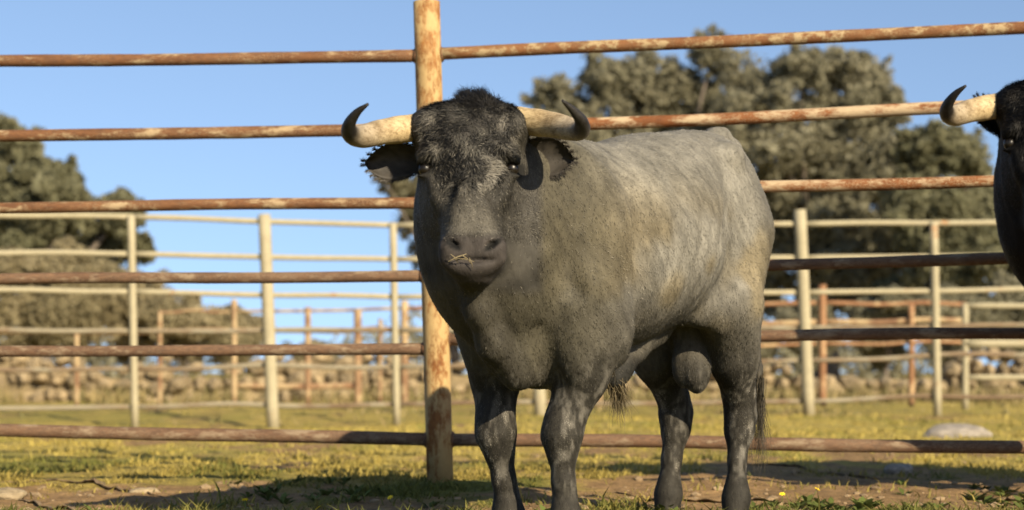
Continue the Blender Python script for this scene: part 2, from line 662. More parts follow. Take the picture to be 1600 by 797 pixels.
# next posts of the same fence beyond the frame
post(nf, at(687 - 1010, 770, 8.65), at(687 - 1014, 20, 8.65), 0.0655, M_post)
post(nf, at(687 + 1150, 768, 8.08), at(687 + 1140, -40, 8.08), 0.0655, M_post)
left = [(96, 87), (212, 202), (324, 317), (437, 431), (549, 545), (672, 687)]
right = [(85, 44), (203, 166), (310, 281), (428, 403), (531, 522), (687, 698)]
rr = [0.030, 0.030, 0.0285, 0.0285, 0.0285, 0.0325]
lmat = [M_rail, M_rail, M_rail, M_rail_low, M_rail_low, M_rail_low]
rmat = [M_rail_speck, M_rail_red, M_rail_red, M_rail_low, M_rail_low, M_rail_low]
for k in range(6):
    y0, y1 = left[k]
    s = (y1 - y0) / 650.0
    pxl = -326
    xp = 667 + 21 * (y1 / 740)
    rail(nf, at(pxl, y0 + s * pxl, 8.65), at(xp, y1, DF + 0.01), rr[k], lmat[k], seed=k * 1.7, amp=0.004)
    y0, y1 = right[k]
    s = (y1 - y0) / (1580.0 - 690)
    pxr = 1835
    rail(nf, at(xp + 3, y0, DF + 0.01), at(pxr, y0 + s * (pxr - 690), 8.10), rr[k], rmat[k], seed=k * 2.3 + 1, amp=0.006)

n = N('weld'); n.base(n.ramp(n.noise(60, 4, .7, n.coord()), [(0.3, (0.05, 0.03, 0.018)), (0.7, (0.17, 0.085, 0.04))])).rough(0.7); M_weld = n.m
for k in range(6):
    for sd in (-1, 1):
        y1 = left[k][1] if sd < 0 else right[k][0]
        c = at(667 + 21 * (y1 / 740), y1, DF) - nf.location
        c.x += sd * (.0655 * .98)
        path = [c + Vector((sd * t, .01, 0)) for t in (-.006, .001, .007, .012)]
        vs, fs = tube_arrays(path, [rr[k] * q for q in (1.28, 1.30, 1.16, 1.0)], 14)
        link('weld', py_mesh('weld', vs, fs, M_weld), nf)

# --- second fence, cream painted
ff = thing('pipe_fence', 'blurred cream painted pipe fence with thick and thin posts farther back', 'fence', (0, 21, 0))
d2 = lambda x: 20.4 + 1.1 * (x / 1250.0)
posts2 = [(-205, 350, 662, .030, M_cream), (4, 330, 664, .0, None), (208, 337, 660, .045, M_cream), (420, 335, 666, .075, M_cream), (617, 349, 652, .045, M_cream), (838, 332, 650, .075, M_cream), (1064, 345, 645, .045, M_cream), (1257, 328, 641, .075, M_cream), (1462, 347, 640, .052, M_cream), (1680, 330, 645, .075, M_cream)]
for (x, yt, yb, r, m) in posts2:
    if m is None: continue
    d = d2(x)
    lean = 7 if r > .06 else 3
    post(ff, at(x + lean, yb + 12, d), at(x - lean, yt, d), r, m, 'thick cream post' if r > .06 else 'thin cream post with rusty foot', 12)
rows2 = [([(-205, 333), (208, 339), (617, 352), (1257, 350), (1680, 346)]),
         ([(-205, 394), (208, 397), (617, 405), (1257, 403), (1680, 398)]),
         ([(-205, 453), (208, 456), (617, 464), (1257, 457), (1680, 451)]),
         ([(-205, 516), (208, 517), (617, 516), (1257, 512), (1680, 508)]),
         ([(-205, 578), (208, 576), (617, 573), (1257, 563), (1680, 552)]),
         ([(-205, 638), (208, 636), (617, 632), (1257, 627), (1680, 616)])]
for k, pts in enumerate(rows2):
    for (xa, ya), (xb, yb) in zip(pts[:-1], pts[1:]):
        da, db = d2(xa) + 0.055, d2(xb) + 0.055
        rail(ff, at(xa, ya, da), at(xb, yb, db), 0.034 if k < 3 else 0.03, M_cream if k < 3 else M_cream_rail, seed=k + xa, amp=0.02 if k > 3 else 0.010, n_=14)

# --- third fence, rusty, on the left and the right of the pen
rf = thing('pipe_fence', 'low rusty fence with short posts standing before the stone wall', 'fence', (0, 27.5, 0))
d3 = 27.5
for (x, yt, yb, r, m) in [(-60, 500, 636, .04, M_oldrust), (120, 520, 634, .04, M_oldrust), (250, 486, 634, .035, M_oldrust), (366, 468, 632, .045, M_oldrust), (481, 480, 632, .05, M_oldrust), (559, 482, 636, .062, M_oldrust), (594, 498, 632, .03, M_oldrust), (632, 470, 640, .06, M_oldrust), (936, 470, 636, .055, M_oldrust), (1285, 445, 638, .062, M_orange), (1424, 476, 636, .05, M_orange)]:
    post(rf, at(x, yb, d3), at(x, yt, d3), r, m, None, 10)
for pts, r, m in [([(250, 488), (366, 487), (632, 482)], .025, M_oldrust), ([(-60, 518), (481, 517), (632, 515)], .04, M_oldrust), ([(366, 547), (632, 545)], .035, M_oldrust),
                  ([(366, 603), (559, 603)], .05, M_oldrust), ([(632, 482), (936, 478), (1285, 473), (1510, 476)], .035, M_orange), ([(632, 515), (936, 512), (1285, 503), (1510, 501)], .045, M_oldrust), ([(936, 545), (1285, 537), (1510, 535)], .03, M_orange)]:
    for (xa, ya), (xb, yb) in zip(pts[:-1], pts[1:]):
        rail(rf, at(xa, ya, d3 + .06), at(xb, yb, d3 + .06), r, m, seed=xa, amp=0.02, n_=10)

# --- white gate panel at the right
gt = thing('metal_gate', 'white metal gate panel behind the fences at the right edge', 'gate', at(1508, 616, 25.0))
post(gt, at(1508, 640, 25), at(1508, 474, 25), .05, M_cream, None, 10)
post(gt, at(1690, 640, 25), at(1690, 474, 25), .05, M_cream, None, 10)
for y in (478, 537, 590):
    rail(gt, at(1508, y, 25.0), at(1690, y, 25.0), .042 if y != 537 else .06, M_cream, seed=y, amp=0.003, n_=6)


# ------------------------------------------------------------------ stones
def stone_mesh(name, seed, mat, sub=2, rough=0.22):
    bm = bmesh.new()
    bmesh.ops.create_icosphere(bm, subdivisions=sub, radius=0.5)
    for v in bm.verts:
        p = np.array([[v.co.x, v.co.y, v.co.z]])
        k = 1 + rough * 2 * (fbm(p, 2.2, seed, 2)[0] - 0.5)
        c = v.co * k
        q = 2.6
        m = (abs(c.x) ** q + abs(c.y) ** q + abs(c.z) ** q) ** (1 / q)
        l = c.length
        v.co = c * (0.45 + 0.55 * l / max(m, 1e-6))
    me = bpy.data.meshes.new(name)
    bm.to_mesh(me)
    bm.free()
    me.polygons.foreach_set('use_smooth', [False] * len(me.polygons))
    me.materials.append(mat)
    return me


stones = [stone_mesh('stone', 100 + i, M_stone, 1) for i in range(9)]
sw = thing('stone_wall', 'dry stone field wall of rough granite beneath the trees', 'wall', (0, 32, -0.1))
core_v, core_f = [], []
cnt = 0
zrow = 0.0
row_h = [0.30, 0.27, 0.25, 0.22]
for rI, hh in enumerate(row_h):
    x = -11.4 + random.uniform(-.2, .2)
    while x < 11.4 and cnt < 298:
        wd = random.choice([random.uniform(0.17, 0.32), random.uniform(0.26, 0.55)]) * (1.0 if rI < 3 else 0.9)
        h = hh * random.uniform(0.65, 1.45)
        gap = fbm(np.array([[x, 0, 0]]), .55, 171, 2)[0]
        if rI >= 2 and gap + random.uniform(-.08, .08) < (.35 if rI == 2 else .47):
            x += wd; continue
        o = link('stone', random.choice(stones), sw)
        o.location = (x + wd / 2, random.uniform(-.08, .08) + 0.03 * rI, zrow + hh / 2 + random.uniform(-.07, .07) + .06 * math.sin(x * 1.3 + rI))
        o.scale = (wd * 1.06, random.uniform(0.45, 0.6), h * 1.10)
        o.rotation_euler = (random.uniform(-.2, .2), random.uniform(-.35, .35), random.choice([0, math.pi]) + random.uniform(-.15, .15))
        x += wd
        cnt += 1
    zrow += hh * 0.93
M_fill = mat_stone('wall_fill', (0.17, 0.135, 0.08), (0.25, 0.20, 0.12), (0.32, 0.26, 0.16))
bm = bmesh.new()
bmesh.ops.create_grid(bm, x_segments=90, y_segments=8, size=0.5)
for v in bm.verts:
    x, y = v.co.x * 23.2, v.co.y + .5
    q = np.array([[x, y * 3, 0.0]])
    v.co = Vector((x, (fbm(q, 2.3, 141, 2)[0] - .5) * .35 - .08 + .12 * y, y * (.50 + .75 * max(0, fbm(np.array([[x, 0, 0]]), .55, 171, 2)[0] - .35))))
bmesh.ops.solidify(bm, geom=bm.faces[:], thickness=.3)
fm = bpy.data.meshes.new('rubble_fill'); bm.to_mesh(fm); bm.free(); fm.materials.append(M_fill)
link('rubble_fill', fm, sw)


# ------------------------------------------------------------------ trees
def leaf_cloud(centers, radii, n_leaf, size, c0, c1, seed, hollow=0.25):
    r = np.random.default_rng(seed)
    centers = np.array(centers); radii = np.array(radii)
    wts = radii ** 2; wts = wts / wts.sum()
    ci = r.choice(len(centers), n_leaf, p=wts)
    v = r.normal(size=(n_leaf, 3)); v /= np.linalg.norm(v, axis=1)[:, None]
    rad = radii[ci] * (hollow + (1.12 - hollow) * r.random(n_leaf) ** 0.8)
    p = centers[ci] + v * rad[:, None] * np.array([1, 1, 0.85])
    # ragged: drop leaves by noise so sky and gaps show through
    keep = fbm(p, 1.1, seed % 50, 2) > 0.33
    p = p[keep]; v = v[keep]; ci = ci[keep]
    n_ = len(p)
    a = r.normal(size=(n_, 3)) + v * 0.9; a /= np.linalg.norm(a, axis=1)[:, None]
    t = np.cross(a, r.normal(size=(n_, 3))); t /= np.linalg.norm(t, axis=1)[:, None]
    b = np.cross(a, t)
    s = size * (0.5 + r.random(n_))
    V = np.stack([p - t * s[:, None], p + b * s[:, None] * .5, p + t * s[:, None], p - b * s[:, None] * .5], 1).reshape(-1, 3)
    Q = np.arange(n_ * 4).reshape(-1, 4)
    tone = r.random(len(centers))[ci] * 0.7 + r.random(n_) * 0.3
    col = np.array(c0)[None] + (np.array(c1) - np.array(c0))[None] * tone[:, None]
    return V, Q, np.repeat(col, 4, 0)


def tree(name, label, lobes, d, base_px, c0, c1, n_leaf, size, seed, cat='tree', group=None, depth=1.0, trunk_r=0.28, clumps=34, stems=None):
    """lobes are big boughs (px x, px y, px r) at distance d; each gets its own real depth"""
    rr_ = random.Random(seed)
    b = at(base_px, 600, d); b.z = -0.15
    root = thing(name, label, cat, b, 0, group)
    cen, rad, main = [], [], []
    for (x, y, r) in lobes:
        c = at(x, y, d)
        R0 = r * d / F
        c.y += rr_.uniform(-1, 1) * depth * 1.6
        main.append(c.copy())
        cen.append(c - b); rad.append(R0 * .9)
        for k in range(clumps):
            q = Vector((rr_.gauss(0, 1), rr_.gauss(0, 1), rr_.gauss(0, 1))).normalized() * R0 * rr_.uniform(0.35, 1.08)
            q.y *= 1.2 * depth
            cen.append(c + q - b); rad.append(R0 * rr_.uniform(0.12, 0.34))
    V, Q, col = leaf_cloud([tuple(c) for c in cen], rad, int(n_leaf * 3.4), size * .72, c0, c1, seed)
    link('crown', np_mesh('crown', V, Q, M_leaf, False, col), root)
    # trunk and limbs as one tapered, branching mesh
    vs, fs = [], []

    def add(path, radii, seg=8):
        v, f = tube_arrays(path, radii, seg)
        o = len(vs)
        vs.extend(v); fs.extend([tuple(i + o for i in q) for q in f])
    mid = sum((m for m in main), Vector()) / len(main)
    fork = Vector((0, 0, 0)).lerp(mid - b, 0.38); fork.x *= 0.5; fork.y *= 0.5
    add([(0, 0, -0.3), (0.05, 0, fork.z * .4), (fork.x * .6, fork.y * .6, fork.z * .75), fork], [trunk_r * 1.3, trunk_r, trunk_r * .9, trunk_r * .8], 10)
    for m in main:
        e = m - b
        k1 = fork.lerp(e, .45) + Vector((rr_.uniform(-.3, .3), rr_.uniform(-.3, .3), rr_.uniform(0, .4)))
        add([fork - Vector((0, 0, .1)), k1, e], [trunk_r * .5, trunk_r * .28, trunk_r * .08], 6)
    link('trunk', py_mesh('trunk', vs, fs, M_bark), root)
    return root


OLV0, OLV1 = (0.185, 0.175, 0.112), (0.310, 0.290, 0.200)
GRN0, GRN1 = (0.140, 0.138, 0.076), (0.250, 0.240, 0.145)
TG = 'holm oaks beyond the stone wall'
tree('oak_tree', 'tall olive grey oak directly behind the back of the grey bull', [(868, 150, 40), (838, 165, 28), (850, 230, 50), (820, 330, 60), (900, 200, 60), (950, 135, 48), (1005, 130, 58), (1060, 150, 60), (930, 280, 80), (1020, 230, 90), (1000, 340, 100), (1100, 330, 100), (900, 380, 80), (1110, 90, 38), (1100, 180, 80)], 58, 1010, OLV0, OLV1, 34000, 0.14, 11, group=TG, trunk_r=.4)
tree('oak_tree', 'broad oak with rounded top right of the grey bull', [(1175, 125, 48), (1240, 120, 45), (1290, 115, 40), (1345, 130, 45), (1370, 180, 42), (1200, 210, 85), (1290, 220, 90), (1370, 270, 75), (1220, 330, 95), (1320, 350, 95), (1190, 430, 70), (1300, 440, 70), (1385, 400, 75)], 55, 1290, OLV0, OLV1, 36000, 0.135, 12, group=TG, trunk_r=.4)
tree('oak_tree', 'lower greener oak sloping down beside the right bull', [(1440, 240, 48), (1490, 250, 42), (1535, 290, 38), (1560, 345, 36), (1440, 330, 75), (1510, 350, 62), (1470, 420, 75), (1550, 420, 50), (1620, 440, 45), (1420, 470, 50)], 50, 1490, GRN0, GRN1, 26000, 0.125, 13, group=TG, trunk_r=.32)
tree('oak_tree', 'thin pale tree peeking out behind the head of the grey bull', [(600, 278, 16), (618, 290, 24), (640, 300, 32), (690, 300, 50), (750, 310, 60), (640, 345, 30), (700, 390, 60), (780, 400, 70)], 64, 710, OLV0, (0.19, 0.17, 0.10), 9000, 0.14, 14, group=TG, trunk_r=.22)
tree('oak_tree', 'dark oak with stepped crown at the left edge', [(-20, 225, 48), (25, 225, 36), (40, 290, 62), (-30, 320, 80), (100, 285, 36), (100, 335, 60), (165, 325, 38), (200, 340, 36), (50, 380, 75), (140, 385, 55), (200, 380, 28)], 50, 60, GRN0, GRN1, 30000, 0.13, 15, group=TG, trunk_r=.35)

# pale scrub behind the wall on the left
SG = 'scrub bushes behind the stone wall'
SC0, SC1 = (0.22, 0.19, 0.105), (0.40, 0.34, 0.21)
for i, (x, y, r, lab) in enumerate([
        (20, 455, 85, 'pale dry bush under the dark oak at the left edge'), (112, 445, 80, 'tall pale bush left of the first thin cream post'),
        (205, 470, 66, 'pale scrub bush directly behind the first thin cream post'), (290, 497, 54, 'sparse low bush between thin and thick cream posts on the left'),
        (365, 512, 46, 'lowest pale bush just left of the thick cream post'), (490, 556, 26, 'tiny bush between thick and thin cream posts left of the grey bull'),
        (1175, 525, 38, 'small bush behind the hind legs of the grey bull'), (1262, 500, 48, 'bush behind the thick cream post on the right'),
        (1385, 495, 52, 'bush between the two cream posts on the right'), (1475, 490, 56, 'bush behind the thin cream post on the right'), (1570, 480, 60, 'bush behind the white gate at the right edge')]):
    pale = x < 800
    tree('scrub_bush', lab, [(x - r * .45, y, r * .7), (x + r * .45, y + 5, r * .7), (x, y + r * .6, r * .85), (x + rng.uniform(-10, 10), y - r * .4, r * .5)], 44, x, SC0 if pale else OLV0, SC1 if pale else OLV1, 7000, 0.085, 40 + i, 'bush', SG, 0.5, 0.06, 18)

# dark far-off woodland strip closing the view low down
def far_wood():
    cen, rad = [], []
    for i in range(170):
        x = random.uniform(-90, 90)
        cen.append((x, 120 + random.uniform(-6, 6), random.uniform(0.5, 3.2))); rad.append(random.uniform(1.4, 2.8))
    V, Q, col = leaf_cloud(cen, rad, 26000, 0.30, OLV0, OLV1, 77)
    tag(link('far_wood', np_mesh('far_wood', V, Q, M_leaf, False, col)), 'distant low line of trees on the horizon', 'woodland', kind='stuff')


far_wood()


# ------------------------------------------------------------------ loose stones, ledges, flowers on the near ground
def rock(px, py, d, size, seed, mat, label, name='rock', rz=0.3):
    p = at(px, py, d)
    z = gz1(p.x, p.y)
    o = link(name, stone_mesh(name, seed, mat, 3, 0.3), None, (p.x, p.y, z + size[2] * 0.18))
    o.scale = size
    o.rotation_euler = (0.08, -0.05, rz)
    tag(o, label, 'rock')


rock(8, 768, 7.55, (0.20, 0.16, 0.07), 201, M_pale, 'flat pale stone on bare earth at the lower left edge')
rock(225, 760, 7.9, (0.16, 0.08, 0.04), 203, M_pale, 'small flat pale stone at the end of the earth crack')
rock(1495, 676, 14.2, (0.52, 0.3, 0.16), 204, M_rock, 'grey boulder on the grass behind the lowest right rail', 'boulder', 0.1)
rock(1405, 690, 9.6, (0.16, 0.10, 0.09), 206, M_rock, 'dark stone just behind the lowest right rail')

n = N('soil'); n.base(n.ramp(n.noise(22, 6, 0.7, n.coord()), [(0.3, (0.12, 0.08, 0.042)), (0.7, (0.27, 0.19, 0.105))])).rough(0.95).bump(n.noise(40, 5, .7, n.coord()), .8, .02); M_soil = n.m


def ledge(pts, seed, h=0.030, over=0.12):
    """broken crust of earth: a lip that overhangs a washed-out hollow"""
    r = random.Random(seed)
    path = []
    for (xa, ya), (xb, yb) in zip(pts[:-1], pts[1:]):
        for i in range(14):
            t = i / 14
            path.append((xa + (xb - xa) * t, ya + (yb - ya) * t))
    vs, fs = [], []
    prof = [(0.24, -0.03), (0.12, 0.45), (0.03, 0.95), (0.0, 1.0), (0.006, 0.72), (0.6 * over, 0.42), (over, 0.0), (over, -0.5)]
    L_ = len(path)
    for i, (px, py) in enumerate(path):
        d = HC * F / (py - HZ)
        p = at(px, py, d)
        z = gz1(p.x, p.y)
        e = math.sin(math.pi * i / (L_ - 1)) ** 0.5
        hh = h * e * r.uniform(0.75, 1.15)
        jy = r.uniform(-.02, .02)
        for (dy, dz) in prof:
            vs.append((p.x, p.y + dy * (0.4 + 0.6 * e) + jy, z - 0.012 + dz * hh))
    k = len(prof)
    for i in range(L_ - 1):
        for j in range(k - 1):
            a = i * k + j
            fs.append((a, a + 1, a + k + 1, a + k))
    o = link('soil_ledge', py_mesh('soil_ledge', vs, fs, M_soil))
    tag(o, kind='structure')


ledge([(-60, 744), (110, 748), (190, 758), (285, 772)], 1)
ledge([(20, 772), (80, 782), (140, 790)], 2)
ledge([(1140, 722), (1250, 726), (1330, 740), (1440, 752)], 3)
ledge([(1500, 765), (1560, 774), (1660, 778)], 4)
ledge([(930, 764), (1050, 774), (1180, 774), (1290, 784)], 5)

n = N('petal'); n.base((0.75, 0.55, 0.02)).rough(0.6); M_petal = n.m
n = N('stalk'); n.base((0.09, 0.13, 0.03)).rough(0.7); M_stalk = n.m


def make_flower():
    root = thing('wildflower', 'tiny yellow wildflower in the short grass', 'flower')
    vs, fs = [], []
    for k in range(7):
        a = k * 2 * math.pi / 7
        c, s = math.cos(a), math.sin(a)
        b = len(vs)
        vs += [(0, 0, .05), (c * .008 - s * .004, s * .008 + c * .004, .054), (c * .015, s * .015, .052), (c * .008 + s * .004, s * .008 - c * .004, .054)]
        fs.append((b, b + 1, b + 2, b + 3))
    b = len(vs)
    for k in range(6):
        a = k * math.pi / 3
        vs.append((math.cos(a) * .005, math.sin(a) * .005, .056))
    fs.append(tuple(range(b, b + 6)))
    link('petal_ring', py_mesh('petal_ring', vs, fs, M_petal, False), root)
    v, f = tube_arrays([(0, 0, -.01), (0.002, 0, .025), (0, 0, .05)], [.0018, .0016, .0014], 5)
    link('stalk', py_mesh('stalk', v, f, M_stalk), root)
    return root


fl0 = make_flower()
fspots = [(1221, 772, 'yellow wildflower on bare earth right of the hind legs'), (1268, 768, 'rightmost yellow wildflower, on bare earth'), (1023, 785, 'yellow wildflower between the hind and front legs of the grey bull'), (385, 784, 'yellow wildflower at the left tip of the bull shadow'), (509, 789, 'pale yellow wildflower inside the dark bull shadow'), (617, 778, 'yellow wildflower in the shadow left of the rusty post')]
for i, (px, py, lab) in enumerate(fspots):
    if i == 0:
        o = fl0
    else:
        o = fl0.copy(); C.objects.link(o)
        for ch in fl0.children:
            c = ch.copy(); C.objects.link(c); c.parent = o
    d = HC * F / (py + 6 - HZ)
    p = at(px, py, d)
    o.location = (p.x, p.y, gz1(p.x, p.y))
    o.rotation_euler = (0.5, 0.1 * i, i)
    o['label'] = lab
    o['group'] = 'yellow wildflowers on the near ground'


# ------------------------------------------------------------------ the bulls
# bull space: a = forward, b = the bull's left, z = up; the head turns towards the camera
OX, OY = 0.408, 6.175
UA = (-0.562, -0.827)
BZ, SZ = -0.075, 1.03      # how deep the bull stands in the grass, and its height factor


def loc2w(a, b):
    return OX - 0.562 * a + 0.827 * b, OY - 0.827 * a - 0.562 * b


def w2loc(x, y, z):
    rx, ry = x - OX, y - OY
    return (-0.562 * rx - 0.827 * ry, 0.827 * rx - 0.562 * ry, (z - BZ) / SZ)


VOX = 0.0085
G0 = np.array([-1.02, -0.46, -0.03]); G1 = np.array([1.26, 0.46, 1.52])
NG = np.ceil((G1 - G0) / VOX).astype(int)
AX = [G0[i] + VOX * np.arange(NG[i]) for i in range(3)]
FIELD = np.full(NG, 0.5, dtype=np.float32)


def region(lo, hi):
    sl = []
    for i in range(3):
        a = int(max(0, math.floor((lo[i] - G0[i]) / VOX))); b = int(min(NG[i], math.ceil((hi[i] - G0[i]) / VOX) + 1))
        if b <= a: return None, None
        sl.append(slice(a, b))
    A, B, Z = np.meshgrid(AX[0][sl[0]], AX[1][sl[1]], AX[2][sl[2]], indexing='ij', sparse=True)
    return tuple(sl), (A, B, Z)


def smin(d1, d2, k):
    h = np.maximum(k - np.abs(d1 - d2), 0) / k
    return np.minimum(d1, d2) - h * h * k * 0.25


def blend(sl, d, k):
    FIELD[sl] = smin(FIELD[sl], d.astype(np.float32), k)


def carve(sl, d, k):
    FIELD[sl] = -smin(-FIELD[sl], d.astype(np.float32), k)


def rcone(p, q, r1, r2, k=0.05, cut=False):
    p, q = np.array(p, float), np.array(q, float)
    m = max(r1, r2) + k + 0.03
    sl, g = region(np.minimum(p, q) - m, np.maximum(p, q) + m)
    if sl is None: return
    v = q - p
    L2 = max((v * v).sum(), 1e-9)
    t = np.clip(sum((g[i] - p[i]) * v[i] for i in range(3)) / L2, 0, 1)
    d = np.sqrt(sum((g[i] - p[i] - t * v[i]) ** 2 for i in range(3))) - (r1 + (r2 - r1) * t)
    (carve if cut else blend)(sl, d, k)


def chain(pts, k=0.05):
    for (p, r), (q, s) in zip(pts[:-1], pts[1:]):
        rcone(p, q, r, s, k)


def ell(c, r, k=0.05, rot=None, cut=False):
    c, r = np.array(c, float), np.array(r, float)
    m = r.max() + k + 0.03
    sl, g = region(c - m, c + m)
    if sl is None: return
    x = [g[i] - c[i] for i in range(3)]
    if rot is not None:
        Rm = np.array(Euler(rot).to_matrix().transposed())
        x = [Rm[i, 0] * x[0] + Rm[i, 1] * x[1] + Rm[i, 2] * x[2] for i in range(3)]
    k0 = np.sqrt(sum((x[i] / r[i]) ** 2 for i in range(3))) + 1e-6
    k1 = np.sqrt(sum((x[i] / r[i] ** 2) ** 2 for i in range(3))) + 1e-6
    d = k0 * (k0 - 1) / k1
    (carve if cut else blend)(sl, d, k)


def cub(xs, ys, x):
    """smooth interpolation through table values"""
    xs, ys = np.array(xs, float), np.array(ys, float)
    o = np.argsort(xs); xs, ys = xs[o], ys[o]
    m = np.gradient(ys, xs)
    xc = np.clip(x, xs[0], xs[-1])
    i = np.clip(np.searchsorted(xs, xc) - 1, 0, len(xs) - 2)
    h = xs[i + 1] - xs[i]; t = (xc - xs[i]) / h
    return ((2 * t ** 3 - 3 * t ** 2 + 1) * ys[i] + (t ** 3 - 2 * t ** 2 + t) * h * m[i] + (-2 * t ** 3 + 3 * t ** 2) * ys[i + 1] + (t ** 3 - t ** 2) * h * m[i + 1])


def trunk():
    T = [(-.83, 0, 1.32, 1.14, .05), (-.79, 0, 1.39, 1.0, .12), (-.70, 0, 1.44, .88, .18), (-.58, 0, 1.473, .81, .215), (-.45, 0, 1.478, .785, .232), (-.3, 0, 1.46, .765, .258),
         (-.1, 0, 1.43, .715, .318), (.1, 0, 1.385, .675, .335), (.3, 0, 1.352, .645, .315), (.45, 0, 1.345, .605, .285), (.58, -.005, 1.35, .575, .262), (.70, -.015, 1.35, .61, .242),
         (.80, -.03, 1.345, .66, .235), (.90, -.04, 1.33, .73, .205), (.98, -.045, 1.30, .82, .155), (1.03, -.045, 1.24, .92, .08)]
    a_, bc, zt, zb, wd = [np.array(c) for c in zip(*T)]
    sl, (A, B, Z) = region((-.95, -.46, .3), (1.12, .46, 1.52))
    av = A[:, :1, :1]
    c_b, c_t, c_o, c_w = cub(a_, bc, av), cub(a_, zt, av), cub(a_, zb, av), np.maximum(cub(a_, wd, av), .02)
    zc = c_o + (c_t - c_o) * 0.50
    hu, hl = c_t - zc, zc - c_o
    h = np.where(Z > zc, hu, hl)
    x = np.abs(B - c_b) / c_w; z = np.abs(Z - zc) / h
    e = np.where(Z > zc, 2.15, 2.1)
    q = (x ** e + z ** e) ** (1 / e) + 1e-6
    g = np.sqrt((x / c_w) ** 2 + (z / h) ** 2) / np.maximum(np.sqrt(x * x + z * z), 1e-6)
    d = (q - 1) / np.maximum(g, 1e-3)
    over = np.maximum(A - 1.03, 0) + np.maximum(-.83 - A, 0)
    d = np.sqrt(np.maximum(d, 0) ** 2 + over ** 2) + np.minimum(d, 0) + 0.0
    d = np.where(over > 0, np.maximum(d, over), d)
    FIELD[sl] = np.minimum(FIELD[sl], d.astype(np.float32))


HT = [  # z, centre x, front y, back y, half width
    (1.374, -.126, 5.365, 5.44, .06), (1.362, -.128, 5.325, 5.47, .105), (1.338, -.131, 5.295, 5.52, .140), (1.300, -.133, 5.272, 5.55, .154), (1.245, -.134, 5.252, 5.57, .158), (1.18, -.134, 5.24, 5.57, .152),
    (1.115, -.133, 5.225, 5.56, .136), (1.05, -.130, 5.205, 5.53, .114), (.99, -.126, 5.190, 5.48, .098), (.945, -.122, 5.178, 5.42, .094), (.905, -.118, 5.168, 5.37, .098), (.87, -.116, 5.168, 5.34, .095), (.838, -.115, 5.18, 5.32, .078), (.812, -.115, 5.21, 5.29, .035)]


def head():
    z_, cx_, yf_, yb_, w_ = [np.array(c) for c in zip(*HT)]
    lo = np.array(w2loc(-.13, 5.35, .75)) - [.40, .40, 0]; hi = np.array(w2loc(-.13, 5.35, 1.47)) + [.40, .40, 0]
    sl, (A, B, Z) = region(lo, hi)
    Z = Z * SZ + BZ
    X = OX - 0.562 * A + 0.827 * B
    Y = OY - 0.827 * A - 0.562 * B
    zv = Z[:1, :1, :]
    cx, yf, yb, wd = cub(z_, cx_, zv), cub(z_, yf_, zv), cub(z_, yb_, zv), np.maximum(cub(z_, w_, zv), .012)
    yc = yf + (yb - yf) * 0.42
    p = np.where(Y < yc, yc - yf, yb - yc)
    x = np.abs(X - cx) / wd; y = np.abs(Y - yc) / p
    e = 2.5 + .7 * sstep(zv, 1.16, 1.02)
    q = (x ** e + y ** e) ** (1 / e) + 1e-6
    g = np.sqrt((x / wd) ** 2 + (y / p) ** 2) / np.maximum(np.sqrt(x * x + y * y), 1e-6)
    d = (q - 1) / np.maximum(g, 1e-3)
    over = np.maximum(Z - 1.374, 0) + np.maximum(.812 - Z, 0)
    d = np.where(over > 0, np.maximum(d, over), d)
    blend(sl, d, 0.06)


def wl(x, y, z):
    return w2loc(x, y, z)


HR = math.radians(124.2)   # turns head-aligned shapes into bull space


def hell(c, r, k=0.03, cut=False, rot=(0, 0, 0)):
    e = Euler((rot[0], rot[1], rot[2]))
    m = Matrix.Rotation(HR, 3, 'Z') @ e.to_matrix()
    ell(wl(*c), r, k, m.to_euler(), cut)


trunk()
# shoulder blades, upper arms, elbows
for s in (1, -1):
    ell((.56, s * .185, 1.00), (.15, .10, .30), .06, (0, .2, 0))
    ell((.62, s * .185, .70), (.075, .075, .16), .05)
    rcone((.63, s * .20, .84), (.50, s * .215, .72), .105, .10, .07)
    ell((.60, s * .17, .76), (.11, .10, .15), .06)
    ell((.47, s * .215, .70), (.085, .065, .10), .05)
# front legs
chain([((.52, .19, .74), .105), ((.55, .155, .58), .085), ((.595, .118, .43), .060), ((.603, .112, .385), .061), ((.605, .116, .33), .043), ((.608, .122, .24), .035), ((.606, .127, .16), .039), ((.604, .129, .115), .050), ((.618, .131, .06), .048)], .03)
chain([((.52, -.20, .74), .105), ((.55, -.185, .58), .085), ((.590, -.160, .43), .060), ((.590, -.155, .385), .061), ((.582, -.148, .33), .043), ((.568, -.140, .24), .035), ((.555, -.136, .16), .039), ((.546, -.135, .12), .052), ((.556, -.135, .06), .048)], .03)
for (k0, k1, k2) in [((.570, .116, .33), (.560, .124, .18), (.622, .112, .385)), ((.545, -.152, .33), (.512, -.138, .18), (.608, -.155, .385))]:
    rcone(k0, k1, .020, .022, .012)
    ell(k2, (.040, .052, .042), .02)
    ell((k2[0] - .055, k2[1], k2[2] + .015), (.022, .024, .030), .015)
# chest: brisket and hanging dewlap
chain([((.48, 0, .66), .10), ((.60, -.01, .67), .10), ((.69, -.02, .74), .10), ((.82, -.03, .84), .09)], .08)
chain([((.60, .03, .60), .05), ((.74, .03, .590), .050), ((.865, .02, .675), .046), ((.935, .015, .775), .042), ((.975, .015, .87), .040)], .035)
ell((.70, .065, .69), (.085, .055, .11), .04)
ell((.70, -.06, .69), (.085, .055, .11), .04)
# crest of the neck
ell((.60, 0, 1.25), (.24, .13, .09), .10)
